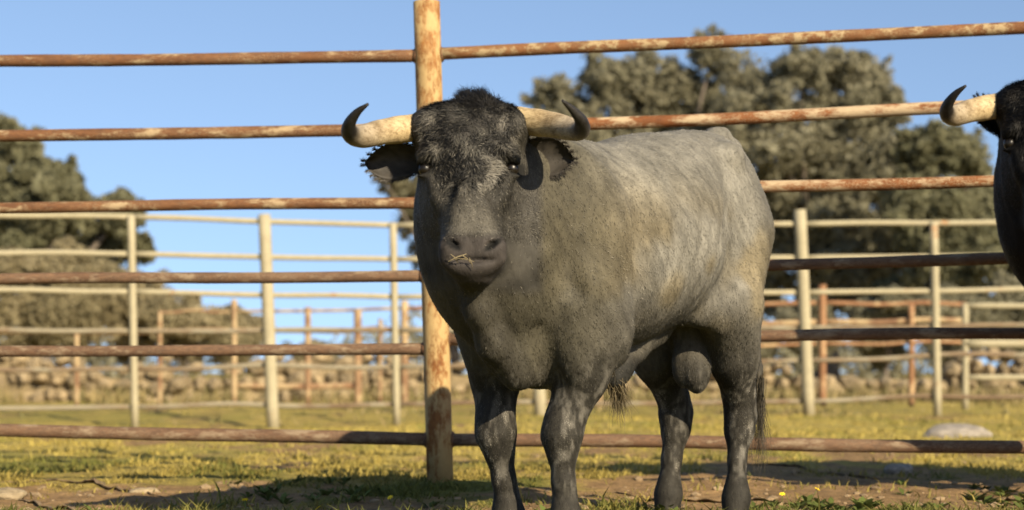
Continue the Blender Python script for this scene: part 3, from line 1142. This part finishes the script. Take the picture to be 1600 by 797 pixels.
# hips, thighs, buttocks
for s in (1, -1):
    ell((-.50, s * .125, 1.16), (.21, .135, .27), .08)
    ell((-.41, s * .205, 1.370), (.06, .045, .045), .06)
    rcone((-.57, s * .135, 1.10), (-.43, s * .185, .82), .155, .115, .08)
    rcone((-.70, s * .095, 1.20), (-.655, s * .13, .80), .09, .08, .07)
    rcone((-.38, s * .175, .84), (-.25, s * .16, .79), .07, .04, .09)
    rcone((-.285, s * .290, 1.02), (-.325, s * .268, .76), .016, .024, .05, cut=True)
    ell((-.47, s * .165, .93), (.14, .085, .17), .05)
# hind legs
for s in (1, -1):
    chain([((-.43, s * .195, .82), .125), ((-.52, s * .165, .64), .092), ((-.60, s * .145, .50), .060), ((-.628, s * .138, .43), .057), ((-.618, s * .138, .37), .052), ((-.592, s * .142, .26), .034), ((-.580, s * .146, .17), .038), ((-.575, s * .147, .125), .051), ((-.555, s * .149, .06), .048)], .03)
    rcone((-.655, s * .137, .66), (-.672, s * .138, .465), .018, .028, .025)
    rcone((-.640, s * .140, .36), (-.617, s * .146, .18), .019, .021, .012)
    ell((-.600, s * .150, .425), (.040, .050, .045), .02)
# belly line, sheath, scrotum
chain([((-.22, 0, .74), .055), ((-.02, .01, .685), .055), ((.10, .02, .605), .046), ((.13, .025, .565), .038)], .05)
ell((-.415, .062, .598), (.056, .050, .090), .015)
ell((-.410, .012, .610), (.050, .046, .082), .02)
rcone((-.42, .03, .64), (-.45, .01, .80), .042, .085, .04)
rcone((-.50, .0, .66), (-.50, 0, .85), .06, .09, .05)
# tail root and tail
chain([((-.58, 0, 1.43), .045), ((-.70, 0, 1.468), .05), ((-.785, .01, 1.435), .045), ((-.845, .02, 1.27), .034), ((-.862, .04, 1.05), .026), ((-.855, .08, .80), .020), ((-.83, .11, .60), .016), ((-.815, .125, .52), .013)], .03)
head()
# jaw, cheeks, brows, muzzle
for s in (1, -1):
    hell((-.128 + s * .092, 5.40, 1.07), (.05, .10, .13), .05)
    hell((-.133 + s * .128, 5.274, 1.200), (.036, .036, .024), .022, rot=(0, s * .5, 0))
    hell((-.133 + s * .135, 5.36, 1.29), (.05, .07, .05), .05)
    hell((-.131 + s * .105, 5.262, 1.085), (.020, .03, .055), .03, rot=(0, s * .2, 0))
    hell((-.117 + s * .060, 5.182, .905), (.038, .028, .034), .025)
    hell((-.117 + s * .052, 5.190, .868), (.045, .030, .024), .02)
hell((-.122, 5.188, 1.02), (.055, .022, .10), .04)
hell((-.116, 5.20, .842), (.065, .045, .028), .03)
rcone(wl(-.116, 5.27, .85), wl(-.125, 5.44, .92), .06, .08, .05)
# eyelids are rolled on after the sockets are carved; carve eyes, nostrils, lip line
for s in (1, -1):
    hell((-.133 + s * .150, 5.268, 1.152), (.026, .034, .020), .012, cut=True)
    hell((-.117 + s * .058, 5.150, .912), (.024, .030, .0115), .008, cut=True, rot=(0, -s * .55, s * .5))
    hell((-.131 + s * .075, 5.20, 1.135), (.022, .02, .07), .03, cut=True, rot=(0, s * .25, 0))
for s in (1, -1):
    hell((-.133 + s * .1345, 5.268, 1.1765), (.030, .022, .010), .010, rot=(0, s * .35, 0))
    hell((-.133 + s * .1335, 5.270, 1.1300), (.027, .020, .009), .010, rot=(0, s * .15, 0))
hell((-.116, 5.155, .8665), (.072, .022, .0055), .010, cut=True)
# folds in the hide: shoulder edge, flank, brisket
for s in (1, -1):
    rcone((.40, s * .312, 1.16), (.43, s * .306, .95), .020, .028, .05, cut=True)
    rcone((.43, s * .306, .95), (.435, s * .275, .70), .028, .030, .05, cut=True)
    ell((.515, s * .245, .98), (.075, .055, .25), .05, (0, .22, 0))
for s in (1, -1):
    rcone((.765, s * .130, .72), (.70, s * .120, .54), .010, .026, .045, cut=True)
    rcone((.80, s * .225, 1.12), (.73, s * .245, .84), .012, .012, .06, cut=True)
rcone((.33, -.352, 1.02), (.36, -.330, .72), .014, .018, .05, cut=True)
rcone((-.30, .355, 1.0), (-.24, .36, .80), .02, .02, .06, cut=True)


def surface_nets(D, g0, h):
    nx_, ny_, nz_ = D.shape
    ins = D < 0
    c = [ins[i:nx_ - 1 + i, j:ny_ - 1 + j, k:nz_ - 1 + k] for i in (0, 1) for j in (0, 1) for k in (0, 1)]
    cnt_ = sum(a.astype(np.int8) for a in c)
    I, J, K = np.nonzero((cnt_ > 0) & (cnt_ < 8))
    vid = np.full((nx_ - 1, ny_ - 1, nz_ - 1), -1, dtype=np.int64)
    vid[I, J, K] = np.arange(len(I))
    acc = np.zeros((len(I), 3)); n_ = np.zeros(len(I))
    corners = [(i, j, k) for i in (0, 1) for j in (0, 1) for k in (0, 1)]
    for p in corners:
        for ax in range(3):
            if p[ax] == 1: continue
            q = list(p); q[ax] = 1
            d0 = D[I + p[0], J + p[1], K + p[2]].astype(float); d1 = D[I + q[0], J + q[1], K + q[2]].astype(float)
            m = (d0 < 0) != (d1 < 0)
            t = np.where(m, d0 / np.where(m, d0 - d1, 1), 0)
            pos = np.tile(np.array(p, float), (len(I), 1)); pos[:, ax] += t
            acc[m] += pos[m]; n_[m] += 1
    V = (np.stack([I, J, K], 1) + acc / n_[:, None]) * h + g0
    quads = []
    for ax in range(3):
        u, v = (ax + 1) % 3, (ax + 2) % 3
        s0 = [slice(1, -1)] * 3; s0[ax] = slice(0, -1)
        s1 = list(s0); s1[ax] = slice(1, None)
        a, b = ins[tuple(s0)], ins[tuple(s1)]
        e = np.argwhere(a != b)
        flip = a[tuple(e.T)]
        off = np.ones(3, int); off[ax] = 0
        e = e + off
        eu = np.zeros(3, int); eu[u] = 1
        ev = np.zeros(3, int); ev[v] = 1
        q = np.stack([vid[tuple((e - eu - ev).T)], vid[tuple((e - ev).T)], vid[tuple(e.T)], vid[tuple((e - eu).T)]], 1)
        q[~flip] = q[~flip][:, ::-1]
        quads.append(q)
    return V, np.concatenate(quads)


BV, BQ = surface_nets(FIELD, G0, VOX)


def smooth_verts(V, Q, it):
    E = np.concatenate([Q[:, [0, 1]], Q[:, [1, 2]], Q[:, [2, 3]], Q[:, [3, 0]]])
    for _ in range(it):
        acc = np.zeros_like(V); c_ = np.zeros(len(V))
        np.add.at(acc, E[:, 0], V[E[:, 1]]); np.add.at(acc, E[:, 1], V[E[:, 0]])
        np.add.at(c_, E[:, 0], 1); np.add.at(c_, E[:, 1], 1)
        V = V * 0.5 + 0.5 * acc / c_[:, None]
    return V


def vert_normals(V, Q):
    fn = np.cross(V[Q[:, 2]] - V[Q[:, 0]], V[Q[:, 3]] - V[Q[:, 1]])
    Nn = np.zeros_like(V)
    for k in range(4):
        np.add.at(Nn, Q[:, k], fn)
    return Nn / np.maximum(np.linalg.norm(Nn, axis=1), 1e-9)[:, None]


def is_head(p):
    x, y = loc2w(p[:, 0], p[:, 1])
    return sstep(y, 5.50, 5.40) * sstep(p[:, 2] * SZ + BZ, .76, .80) * sstep(np.abs(x + .128), .24, .20)


BV = smooth_verts(BV, BQ, 2)
BN = vert_normals(BV, BQ)
# muscle and skin unevenness
nz = (fbm(BV, 5.0, 71, 3) - .5) * .020 + (fbm(BV, 16.0, 75, 2) - .5) * .006
isbody = sstep(BV[:, 2], .55, .75)
rib = np.sin((BV[:, 0] + .25 * BV[:, 2]) * 2 * np.pi / .085) * .0018 * sstep(BV[:, 0], -.3, -.2) * sstep(BV[:, 0], .35, .2) * sstep(BV[:, 2], .75, .9) * sstep(BV[:, 2], 1.25, 1.1)
fold = (vnoise(BV * [16, 5, 3.5] , 1.0, 77) - .5) * .016 * sstep(BV[:, 0], .45, .62) * sstep(BV[:, 2], .62, .75) * (1 - is_head(BV))
BV = BV + BN * (nz * (.5 + .5 * isbody) + fold + rib)[:, None]
BN = vert_normals(BV, BQ)


def coat_colour(p):
    """pigment of the coat by place on the body"""
    x, y = loc2w(p[:, 0], p[:, 1])
    z = p[:, 2]
    flow = np.stack([.80 * p[:, 0] - .59 * z, p[:, 1], .16 * (.59 * p[:, 0] + .80 * z)], 1)
    st = (vnoise(flow, 46.0, 105) * .5 + vnoise(flow, 105.0, 106) * .5)
    n1 = fbm(p, 4.0, 81, 3)[:, None]; n2 = fbm(p, 14.0, 85, 2)[:, None]; n3 = vnoise(p, 42.0, 87)[:, None]
    grey = np.array([.138, .130, .108]); ochre = np.array([.124, .104, .066]); dark = np.array([.032, .029, .023]); black = np.array([.011, .0105, .009])
    c = grey + (ochre - grey) * sstep(n1[:, 0], .38, .58)[:, None] * (sstep(z, 1.32, 1.0))[:, None]
    # blacker mottling low on the barrel and on the neck
    low = sstep(z + (n1[:, 0] - .5) * .5, .92, .66)
    c = c + (dark * 1.5 - c) * (low * .85)[:, None]
    neck = sstep(p[:, 0] + (n1[:, 0] - .5) * .3, .42, .78)
    c = c + (np.array([.046, .041, .027]) - c) * (neck * .90)[:, None]
    dew = sstep(p[:, 0] - .25 * (z - .6), .72, .82) * sstep(np.abs(p[:, 1] - .0), .13, .06)
    c = c + (dark * .8 - c) * (dew * .6)[:, None]
    haunch = sstep(p[:, 0] + (n1[:, 0] - .5) * .25, -.42, -.60) * sstep(z, 1.38, 1.15)
    c = c + (dark * 1.7 - c) * (haunch * .5)[:, None]
    leg = sstep(z + (n1[:, 0] - .5) * .2, .68, .48)
    c = c + (dark * .75 - c) * leg[:, None]
    # pale flecks on the legs
    mt = sstep(vnoise(p * [1, 1, .5], 34.0, 101) * .45 + vnoise(p * [1, 1, .45], 95.0, 103) * .55, .46, .72) * leg * sstep(z, .14, .26)
    c = c + (np.array([.125, .115, .095]) - c) * (mt * .62)[:, None]
    under = sstep(z, .66, .61) * sstep(np.abs(p[:, 1]), .14, .08) * sstep(z, .48, .52)
    c = c + (black * 1.5 - c) * (under * sstep(p[:, 0], .3, .2) * sstep(p[:, 0], -.3, -.2))[:, None]
    # head
    h = is_head(p)
    zl, z = z, z * SZ + BZ
    u = (x + .132)
    face = np.array([.038, .035, .029]) * (0.6 + 0.8 * n2)
    band = sstep(np.abs(u + (n1[:, 0] - .5) * .06) / np.clip((z - 1.03) * 5, .1, 1), .085, .03) * sstep(z, 1.06, 1.14)
    top = sstep(z, 1.30, 1.355)
    face = face + (black * 1.2 - face) * np.clip(band * .85 + top, 0, 1)[:, None]
    muz = sstep(z, 1.06, .98) * sstep(z, .935, .96) * sstep(np.abs(x + .12), .10, .05)
    face = face + (np.array([.085, .078, .064]) - face) * (muz * .85)[:, None]
    pad = sstep(z, .95, .925) * sstep(y, 5.29, 5.24)
    face = face + (np.array([.034, .029, .026]) - face) * (pad * .9)[:, None]
    ring = np.minimum((np.hypot(np.abs(u) - .148, (z - 1.152) * 1.2)), 1)
    face = face + (black - face) * sstep(ring, .046, .022)[:, None]
    c = c + (face - c) * h[:, None]
    nos = np.minimum(np.hypot((np.abs(x + .117) - .060) / .026, (z - .912 - (np.abs(x + .117) - .060) * .55) / .013), 3)
    c = c + (black * .5 - c) * (sstep(nos, 1.25, .8) * sstep(y, 5.24, 5.20) * h)[:, None]
    tail = sstep(p[:, 0], -.80, -.84)
    c = c + (dark - c) * (tail * sstep(zl, 1.25, .9))[:, None]
    return np.clip(c * (0.80 + 0.4 * n2) * (1 + (st - .5)[:, None] * (.75 - .2 * h)[:, None]), .005, 1)


BC = coat_colour(BV)
me_body = np_mesh('body', BV, BQ, M_coat, True, BC)


def hair_blades(pos, nor, direc, length, width, lift, col, name, segs=1, curl=0.0, seed=5):
    """thin tapered strands rooted in the skin"""
    r = np.random.default_rng(seed)
    n_ = len(pos)
    t = direc - nor * (direc * nor).sum(1)[:, None]
    t = t / np.maximum(np.linalg.norm(t, axis=1), 1e-6)[:, None]
    t = t + r.normal(size=(n_, 3)) * 0.22
    side = np.cross(t, nor); side /= np.maximum(np.linalg.norm(side, axis=1), 1e-6)[:, None]
    L_ = length[:, None]
    p0 = pos - nor * .002
    p1 = pos + t * L_ * .5 + nor * (lift * length * .8)[:, None]
    p2 = pos + t * L_ * 1.0 + nor * (lift * length)[:, None] + side * (r.normal(size=n_) * curl * length)[:, None]
    wv = side * width[:, None]
    V = np.stack([p0 - wv, p0 + wv, p1 + wv * .8, p1 - wv * .8, p2], 1).reshape(-1, 3)
    b = np.arange(n_)[:, None] * 5
    T = np.concatenate([b + [0, 1, 2], b + [0, 2, 3], b + [3, 2, 4]], 0)
    nn = nor + r.normal(size=(n_, 3)) * 0.20
    nn /= np.linalg.norm(nn, axis=1)[:, None]
    return np_mesh(name, V, T, M_hair, True, np.repeat(col, 5, 0), np.repeat(nn, 5, 0))


def sample_skin(n_, weight=None, seed=3):
    r = np.random.default_rng(seed)
    a = np.linalg.norm(np.cross(BV[BQ[:, 2]] - BV[BQ[:, 0]], BV[BQ[:, 3]] - BV[BQ[:, 1]]), axis=1)
    if weight is not None:
        a = a * weight(BV[BQ[:, 0]])
    f = r.choice(len(BQ), n_, p=a / a.sum())
    s, t = r.random(n_)[:, None], r.random(n_)[:, None]
    q = BQ[f]
    lerp = lambda X_: (X_[q[:, 0]] * (1 - s) + X_[q[:, 1]] * s) * (1 - t) + (X_[q[:, 3]] * (1 - s) + X_[q[:, 2]] * s) * t
    nn = lerp(BN); nn /= np.linalg.norm(nn, axis=1)[:, None]
    return lerp(BV), nn


def make_coat():
    def wgt(p):
        h = is_head(p)
        x, y = loc2w(p[:, 0], p[:, 1])
        zz = p[:, 2] * SZ + BZ
        nose = sstep(zz, .945, .92) * h
        eye = sstep(np.hypot(np.abs(x + .133) - .14, zz - 1.155), .042, .026) * h
        nose = np.maximum(nose, eye)
        return (1 + 2.2 * h) * (1 - .97 * nose) * (0.25 + 0.75 * sstep(p[:, 2], .08, .2)) * (1 + 1.2 * sstep(p[:, 2], .60, .45))
    p, nrm = sample_skin(190000, wgt)
    h = is_head(p)
    x, y = loc2w(p[:, 0], p[:, 1])
    n_ = len(p)
    sw1 = fbm(p, 3.0, 91, 2) - .5; sw2 = fbm(p, 3.0, 93, 2) - .5
    body_d = np.stack([-.55 + sw1 * 1.2, sw2 * .8, -.75 + sw2 * 1.2], 1)
    leg = sstep(p[:, 2], .62, .5)[:, None]
    body_d = body_d * (1 - leg) + np.array([[-.1, 0, -1.0]]) * leg
    ang = (vnoise(p, 13.0, 95) - .5) * 5.0
    u = x + .132
    hx = np.sin(ang) * .9 + np.sign(u) * .35; hz = -np.cos(ang) * .7 - .35
    head_d = np.stack([-0.562 * hx, 0.827 * hx, hz], 1)
    d = body_d * (1 - h)[:, None] + head_d * h[:, None]
    r = np.random.default_rng(9)
    zw = p[:, 2] * SZ + BZ
    fore = h * sstep(zw, 1.04, 1.12) * sstep(np.abs(u) / np.clip((zw - .96) * 4.5, .2, 1), .165, .12)
    ln = (.006 + .007 * r.random(n_)) * (1 - .35 * leg[:, 0]) * (1 - h) + h * (.006 + .005 * r.random(n_)) + fore * (.007 + .010 * r.random(n_))
    wd = np.full(n_, .0008) * (1 + .4 * r.random(n_))
    lift = .06 + .12 * r.random(n_) + fore * .20
    clump = vnoise(p * [1, 1, .45], 38.0, 97)
    k = (.88 + .30 * sstep(clump, .25, .75)) * (.85 + .35 * r.random(n_)) * (1 + fore * (sstep(vnoise(p, 34.0, 98), .45, .75) * 3.6 - .85))
    nk = sstep(p[:, 0], .45, .7) * (1 - h) * (1 - leg[:, 0])
    pale = (r.random(n_) < .10 * (1 - .85 * nk) + .06 * leg[:, 0]) * (1 - fore * .3)
    mott = sstep(vnoise(p * [1, 1, .5], 30.0, 101), .5, .75) * leg[:, 0] * sstep(p[:, 2], .12, .25)
    col = coat_colour(p) * (k * (1 + 1.5 * mott))[:, None]
    col = col + (np.array([.26, .235, .185]) * (.35 + .65 * sstep(p[:, 2], .4, .9))[:, None] - col) * (pale * .42)[:, None]
    return hair_blades(p, nrm, d, ln, wd, lift, col, 'coat_hair', 1, .25)


me_coat = make_coat()


def make_poll_tuft():
    """short dense curls on the poll, longest in a tuft at the middle of the crown"""
    r = np.random.default_rng(12)
    p, nrm = sample_skin(15000, lambda q: is_head(q) * sstep(q[:, 2] * SZ + BZ, 1.19, 1.31) * sstep(np.abs(loc2w(q[:, 0], q[:, 1])[0] + .125), .155, .07) + 1e-9, 13)
    n_ = len(p)
    x, y = loc2w(p[:, 0], p[:, 1])
    zw = p[:, 2] * SZ + BZ
    crown = sstep(zw, 1.335, 1.365) * sstep(np.abs(x + .105), .085, .03)
    ang = (vnoise(p, 24.0, 99) - .5) * 7.0
    hx = np.sin(ang) * .9; hz = -.55 + np.cos(ang) * .55 + crown * 2.2
    d = np.stack([-.562 * hx + .2, .827 * hx + .15, hz], 1) + r.normal(size=(n_, 3)) * .15
    ln = .010 + .012 * r.random(n_) + .020 * crown * r.random(n_)
    tone = sstep(vnoise(p, 36.0, 102), .35, .75)
    col = np.array([[.012, .011, .0095]]) * (.6 + .9 * r.random(n_) + 4.2 * tone * (1 - crown))[:, None]
    return hair_blades(p, nrm, d, ln, np.full(n_, .0009), .16 + .22 * r.random(n_) + .7 * crown, col, 'forelock', 1, .45)


me_fore = make_poll_tuft()


def strand_bunch(name, root, tip, n_, spread0, spread1, width, col, seed, wave=.02):
    r = np.random.default_rng(seed)
    root, tip = np.array(root), np.array(tip)
    K = 6
    V, T = [], []
    r0 = root + r.normal(size=(n_, 3)) * spread0
    t0 = tip + r.normal(size=(n_, 3)) * spread1
    t0[:, 2] += r.random(n_) * (root[2] - tip[2]) * .5
    ph = r.random(n_) * 6
    sd = r.normal(size=(n_, 3)); sd[:, 2] = 0; sd /= np.linalg.norm(sd, axis=1)[:, None]
    rings = []
    for k in range(K):
        t = k / (K - 1)
        c = r0 * (1 - t) + t0 * t
        c = c + sd * (np.sin(ph + t * 4) * wave * t)[:, None]
        wv = sd * width * (1 - t * .85)
        rings.append(c - wv); rings.append(c + wv)
    V = np.stack(rings, 1).reshape(-1, 3)
    b = np.arange(n_)[:, None] * 2 * K
    T = np.concatenate([b + [2 * k, 2 * k + 1, 2 * k + 3, 2 * k + 2] for k in range(K - 1)], 0)
    cc = np.array(col)[None] * (.5 + r.random(n_))[:, None]
    return np_mesh(name, V, T, M_hair, True, np.repeat(cc, 2 * K, 0))


me_tail = strand_bunch('tail_tuft', (-.815, .125, .56), (-.80, .13, .20), 260, .010, .022, .0012, (.045, .038, .026), 21, .03)
me_sheath = strand_bunch('sheath_tuft', (.13, .03, .56), (.11, .045, .44), 420, .018, .026, .0013, (.085, .066, .034), 22, .012)


def horn_mesh(path, radii, name='horn'):
    n0 = len(path)
    P_ = np.array([w2loc(*p) for p in path]); tt = np.linspace(0, n0 - 1, 40)
    pts = np.stack([cub(range(n0), P_[:, i], tt) for i in range(3)], 1)
    rad = cub(range(n0), radii, tt)
    rad = rad * (1 + .025 * np.sin(tt * 9) * (tt < 2.0))
    vs, fs = tube_arrays([tuple(p) for p in pts], list(np.maximum(rad, .002)), 18)
    me = py_mesh(name, vs, fs, M_horn)
    ca = me.color_attributes.new('Col', 'FLOAT_COLOR', 'POINT')
    cream, tan, tipc = np.array([.40, .305, .165]), np.array([.30, .245, .165]), np.array([.020, .018, .016])
    vals = []
    for i in range(40):
        u = tt[i] / (n0 - 1)
        c = cream + (tan - cream) * sstep(u, .2, .45)
        c = c + (tipc - c) * sstep(u, .46, .66)
        c = c * (1 - .35 * sstep(u, .10, .02))
        vals += [c] * 18
    vals += [cream, tipc]
    c4 = np.ones((len(vs), 4), dtype=np.float32); c4[:, :3] = np.array(vals)
    ca.data.foreach_set('color', c4.ravel())
    return me


me_hornR = horn_mesh([(-.24, 5.40, 1.295), (-.30, 5.37, 1.290), (-.395, 5.30, 1.268), (-.452, 5.22, 1.243), (-.480, 5.14, 1.240), (-.478, 5.08, 1.259), (-.452, 5.04, 1.288), (-.418, 5.02, 1.310)], [.045, .043, .039, .034, .027, .019, .0115, .004])
me_hornL = horn_mesh([(-.03, 5.40, 1.315), (.035, 5.37, 1.310), (.12, 5.31, 1.292), (.178, 5.24, 1.268), (.207, 5.17, 1.255), (.203, 5.09, 1.272), (.176, 5.05, 1.298), (.146, 5.02, 1.320)], [.045, .043, .039, .034, .027, .019, .0115, .004])


def ear_mesh(root, tip, wid, up, fwd, seed):
    """cupped leaf-shaped ear with a fringe of hair"""
    root, tip, up, fwd = [np.array(v, float) for v in (root, tip, up, fwd)]
    ax = tip - root
    NU, NV = 14, 11
    vs, fs = [], []
    for side in (0, 1):
        for i in range(NU):
            u = i / (NU - 1)
            wv = wid * (.42 + .58 * math.sin(min(u * 1.5, 1) * math.pi / 2)) * (1 - max(0, (u - .55) / .45) ** 2.2 * .93)
            for j in range(NV):
                v = j / (NV - 1) * 2 - 1
                cup = (v * v - .5) * wid * .55 * (1 - .3 * u)
                p = root + ax * u + up * wv * v + fwd * (cup + (0 if side == 0 else -.010 * (1 - v * v) - .003))
                vs.append(p)
    o = NU * NV
    for i in range(NU - 1):
        for j in range(NV - 1):
            a = i * NV + j
            fs.append((a, a + 1, a + NV + 1, a + NV))
            fs.append((o + a, o + a + NV, o + a + NV + 1, o + a + 1))
    for i in range(NU - 1):
        for j in (0, NV - 1):
            a = i * NV + j
            fs.append((a, a + NV, o + a + NV, o + a))
    for j in range(NV - 1):
        for i in (0, NU - 1):
            a = i * NV + j
            fs.append((a, a + 1, o + a + 1, o + a))
    r = random.Random(seed)
    nb = len(vs)
    # hair fringe around the rim and inside the cup
    for k in range(1500):
        i = r.randint(1, NU - 1)
        j = r.choice([0, 0, NV - 1, NV - 1, r.randint(0, NV - 1)])
        p = vs[i * NV + j]
        out = up * (1 if j > NV // 2 else -1) * r.uniform(.1, 1.0) + ax / np.linalg.norm(ax) * r.uniform(-.1, .9) + fwd * r.uniform(-.1, .5)
        out = out / np.linalg.norm(out) * r.uniform(.006, .019)
        p = p + ax * r.uniform(-.04, .04)
        s = np.cross(out, fwd); s = s / max(np.linalg.norm(s), 1e-6) * .0009
        b = len(vs)
        vs += [p - s, p + s, p + out]
        fs.append((b, b + 1, b + 2))
    V = [w2loc(*p) for p in vs]
    me = py_mesh('ear', V, fs, M_hair)
    ca = me.color_attributes.new('Col', 'FLOAT_COLOR', 'POINT')
    c4 = np.ones((len(V), 4), dtype=np.float32)
    rr2 = np.random.default_rng(seed)
    c4[:, :3] = np.array([.032, .028, .023])[None] * (.6 + .8 * rr2.random(len(V)))[:, None]
    ca.data.foreach_set('color', c4.ravel())
    return me


me_earR = ear_mesh((-.262, 5.44, 1.200), (-.462, 5.42, 1.188), .060, (.10, -.10, .985), (.05, -.97, -.20), 31)
me_earL = ear_mesh((.005, 5.44, 1.220), (.195, 5.42, 1.195), .062, (.15, -.10, .98), (-.05, -.97, -.20), 32)


def eye_mesh(c):
    bm = bmesh.new()
    bmesh.ops.create_uvsphere(bm, u_segments=16, v_segments=10, radius=.0215)
    bmesh.ops.translate(bm, verts=bm.verts, vec=w2loc(*c))
    me = bpy.data.meshes.new('eye'); bm.to_mesh(me); bm.free()
    me.polygons.foreach_set('use_smooth', [True] * len(me.polygons))
    me.materials.append(M_eye)
    return me


def hoof_mesh(a, b):
    """cloven hoof: two pointed claws"""
    vs, fs = [], []
    for s in (1, -1):
        rings = []
        for (z, ln, wd, off) in [(-.02, .075, .030, .030), (.015, .070, .030, .026), (.055, .052, .026, .016), (.070, .040, .022, .010)]:
            ring = []
            for k in range(12):
                t = 2 * math.pi * k / 12
                ring.append((a + off + math.cos(t) * ln * (1.1 if math.cos(t) > 0 else .75), b + s * .029 + math.sin(t) * wd, z))
            rings.append(ring)
        o = len(vs)
        for ring in rings: vs += ring
        for i in range(3):
            for k in range(12):
                k2 = (k + 1) % 12
                fs.append((o + i * 12 + k, o + i * 12 + k2, o + (i + 1) * 12 + k2, o + (i + 1) * 12 + k))
        fs.append(tuple(o + k for k in range(11, -1, -1)))
        fs.append(tuple(o + 36 + k for k in range(12)))
    return py_mesh('hoof', vs, fs, M_hoof)


bull = thing('bull', 'grey bull facing the camera, standing broad in the middle of the pen', 'bull', (OX, OY, BZ), math.atan2(UA[1], UA[0]), 'fighting bulls in the pen')
bull.scale = (1, 1, SZ)
link('body', me_body, bull)
o = link('coat_hair', me_coat, bull); o['kind'] = 'stuff'
o = link('forelock', me_fore, bull); o['kind'] = 'stuff'
link('tail_tuft', me_tail, bull); link('sheath_tuft', me_sheath, bull)
o = link('horn', me_hornR, bull)
o = link('horn', me_hornL, bull)
link('ear', me_earR, bull); link('ear', me_earL, bull)
for s in (1, -1):
    link('eye', eye_mesh((-.133 + s * .1325, 5.279, 1.152)), bull)
for (a, b) in [(.618, .131), (.556, -.135), (-.555, .149), (-.555, -.149)]:
    link('hoof', hoof_mesh(a, b), bull)

# the second, black bull at the right edge: a copy with a coat of its own
bull2 = bull.copy()
C.objects.link(bull2)
bull2['label'] = 'black bull cut off by the right edge, only horn and half its face showing'
TURN, SC2 = R(-14), 1.18
bull2.rotation_euler = (0, 0, bull.rotation_euler.z + TURN)
head_l = Vector(w2loc(-.294, 5.36, 1.285))
want = at(1563, 167, 7.35)
SZ2 = (want.z + .06) / (head_l.z * SC2)         # tall enough for its feet to stand on the ground
head_l.z *= SZ2
bull2.scale = (SC2, SC2, SC2 * SZ2)
rot = Matrix.Rotation(bull2.rotation_euler.z, 3, 'Z') @ (head_l * SC2)
bull2.location = want - rot


def bent(me):
    """the black bull turns its neck: its body stands more sideways than the grey one's"""
    m = me.copy()
    n_ = len(m.vertices)
    co = np.empty(n_ * 3, dtype=np.float32); m.vertices.foreach_get('co', co)
    co = co.reshape(-1, 3)
    th = R(-36) * (1 - sstep(co[:, 0], .50, .98))
    x, y = co[:, 0] - .80, co[:, 1]
    co[:, 0] = .80 + x * np.cos(th) - y * np.sin(th)
    co[:, 1] = x * np.sin(th) + y * np.cos(th)
    m.vertices.foreach_set('co', co.ravel())
    m.update()
    return m


first_ear = True
for ch in bull.children:
    c = ch.copy()
    C.objects.link(c)
    c.parent = bull2
    if ch.name.split('.')[0] in ('body', 'coat_hair', 'tail_tuft', 'sheath_tuft', 'hoof'):
        c.data = bent(ch.data)
    if ch.name.startswith('ear') and first_ear:      # this bull carries its ear raised behind the horn
        first_ear = False
        r0 = Vector(w2loc(-.262, 5.44, 1.200))
        c.matrix_basis = Matrix.Translation(r0) @ Matrix.Rotation(R(52), 4, Vector((-.827, -.562, 0))) @ Matrix.Scale(.85, 4) @ Matrix.Translation(-r0)
    for sl_ in c.material_slots:
        if sl_.material in (M_coat, M_hair):
            m = M_coat2 if sl_.material == M_coat else M_hair2
            sl_.link = 'OBJECT'
            sl_.material = m
# straw in the grey bull's mouth
n = N('straw'); n.base((0.19, 0.155, 0.085)).rough(0.7); M_straw = n.m
vs, fs = [], []
base = at(716, 402, 5.15)
for (xa, ya, xb, yb, r) in [(700, 409, 729, 397, .0016), (704, 397, 716, 411, .0012), (722, 399, 736, 412, .0014), (712, 404, 741, 409, .0011), (733, 403, 739, 420, .0010)]:
    a_, b_ = at(xa, ya, 5.135) - base, at(xb, yb, 5.15) - base
    v, f = tube_arrays([a_, a_.lerp(b_, .5) + Vector((.001, -.004, .003)), b_], [r, r, r * .7], 6)
    o0 = len(vs); vs += v; fs += [tuple(i + o0 for i in q) for q in f]
o = link('straw', py_mesh('straw', vs, fs, M_straw), None, base)
tag(o, 'few thin pale straws sticking to the mouth of the grey bull', 'straw')

print('bull verts', len(BV), 'bull2 z', bull2.location.z)
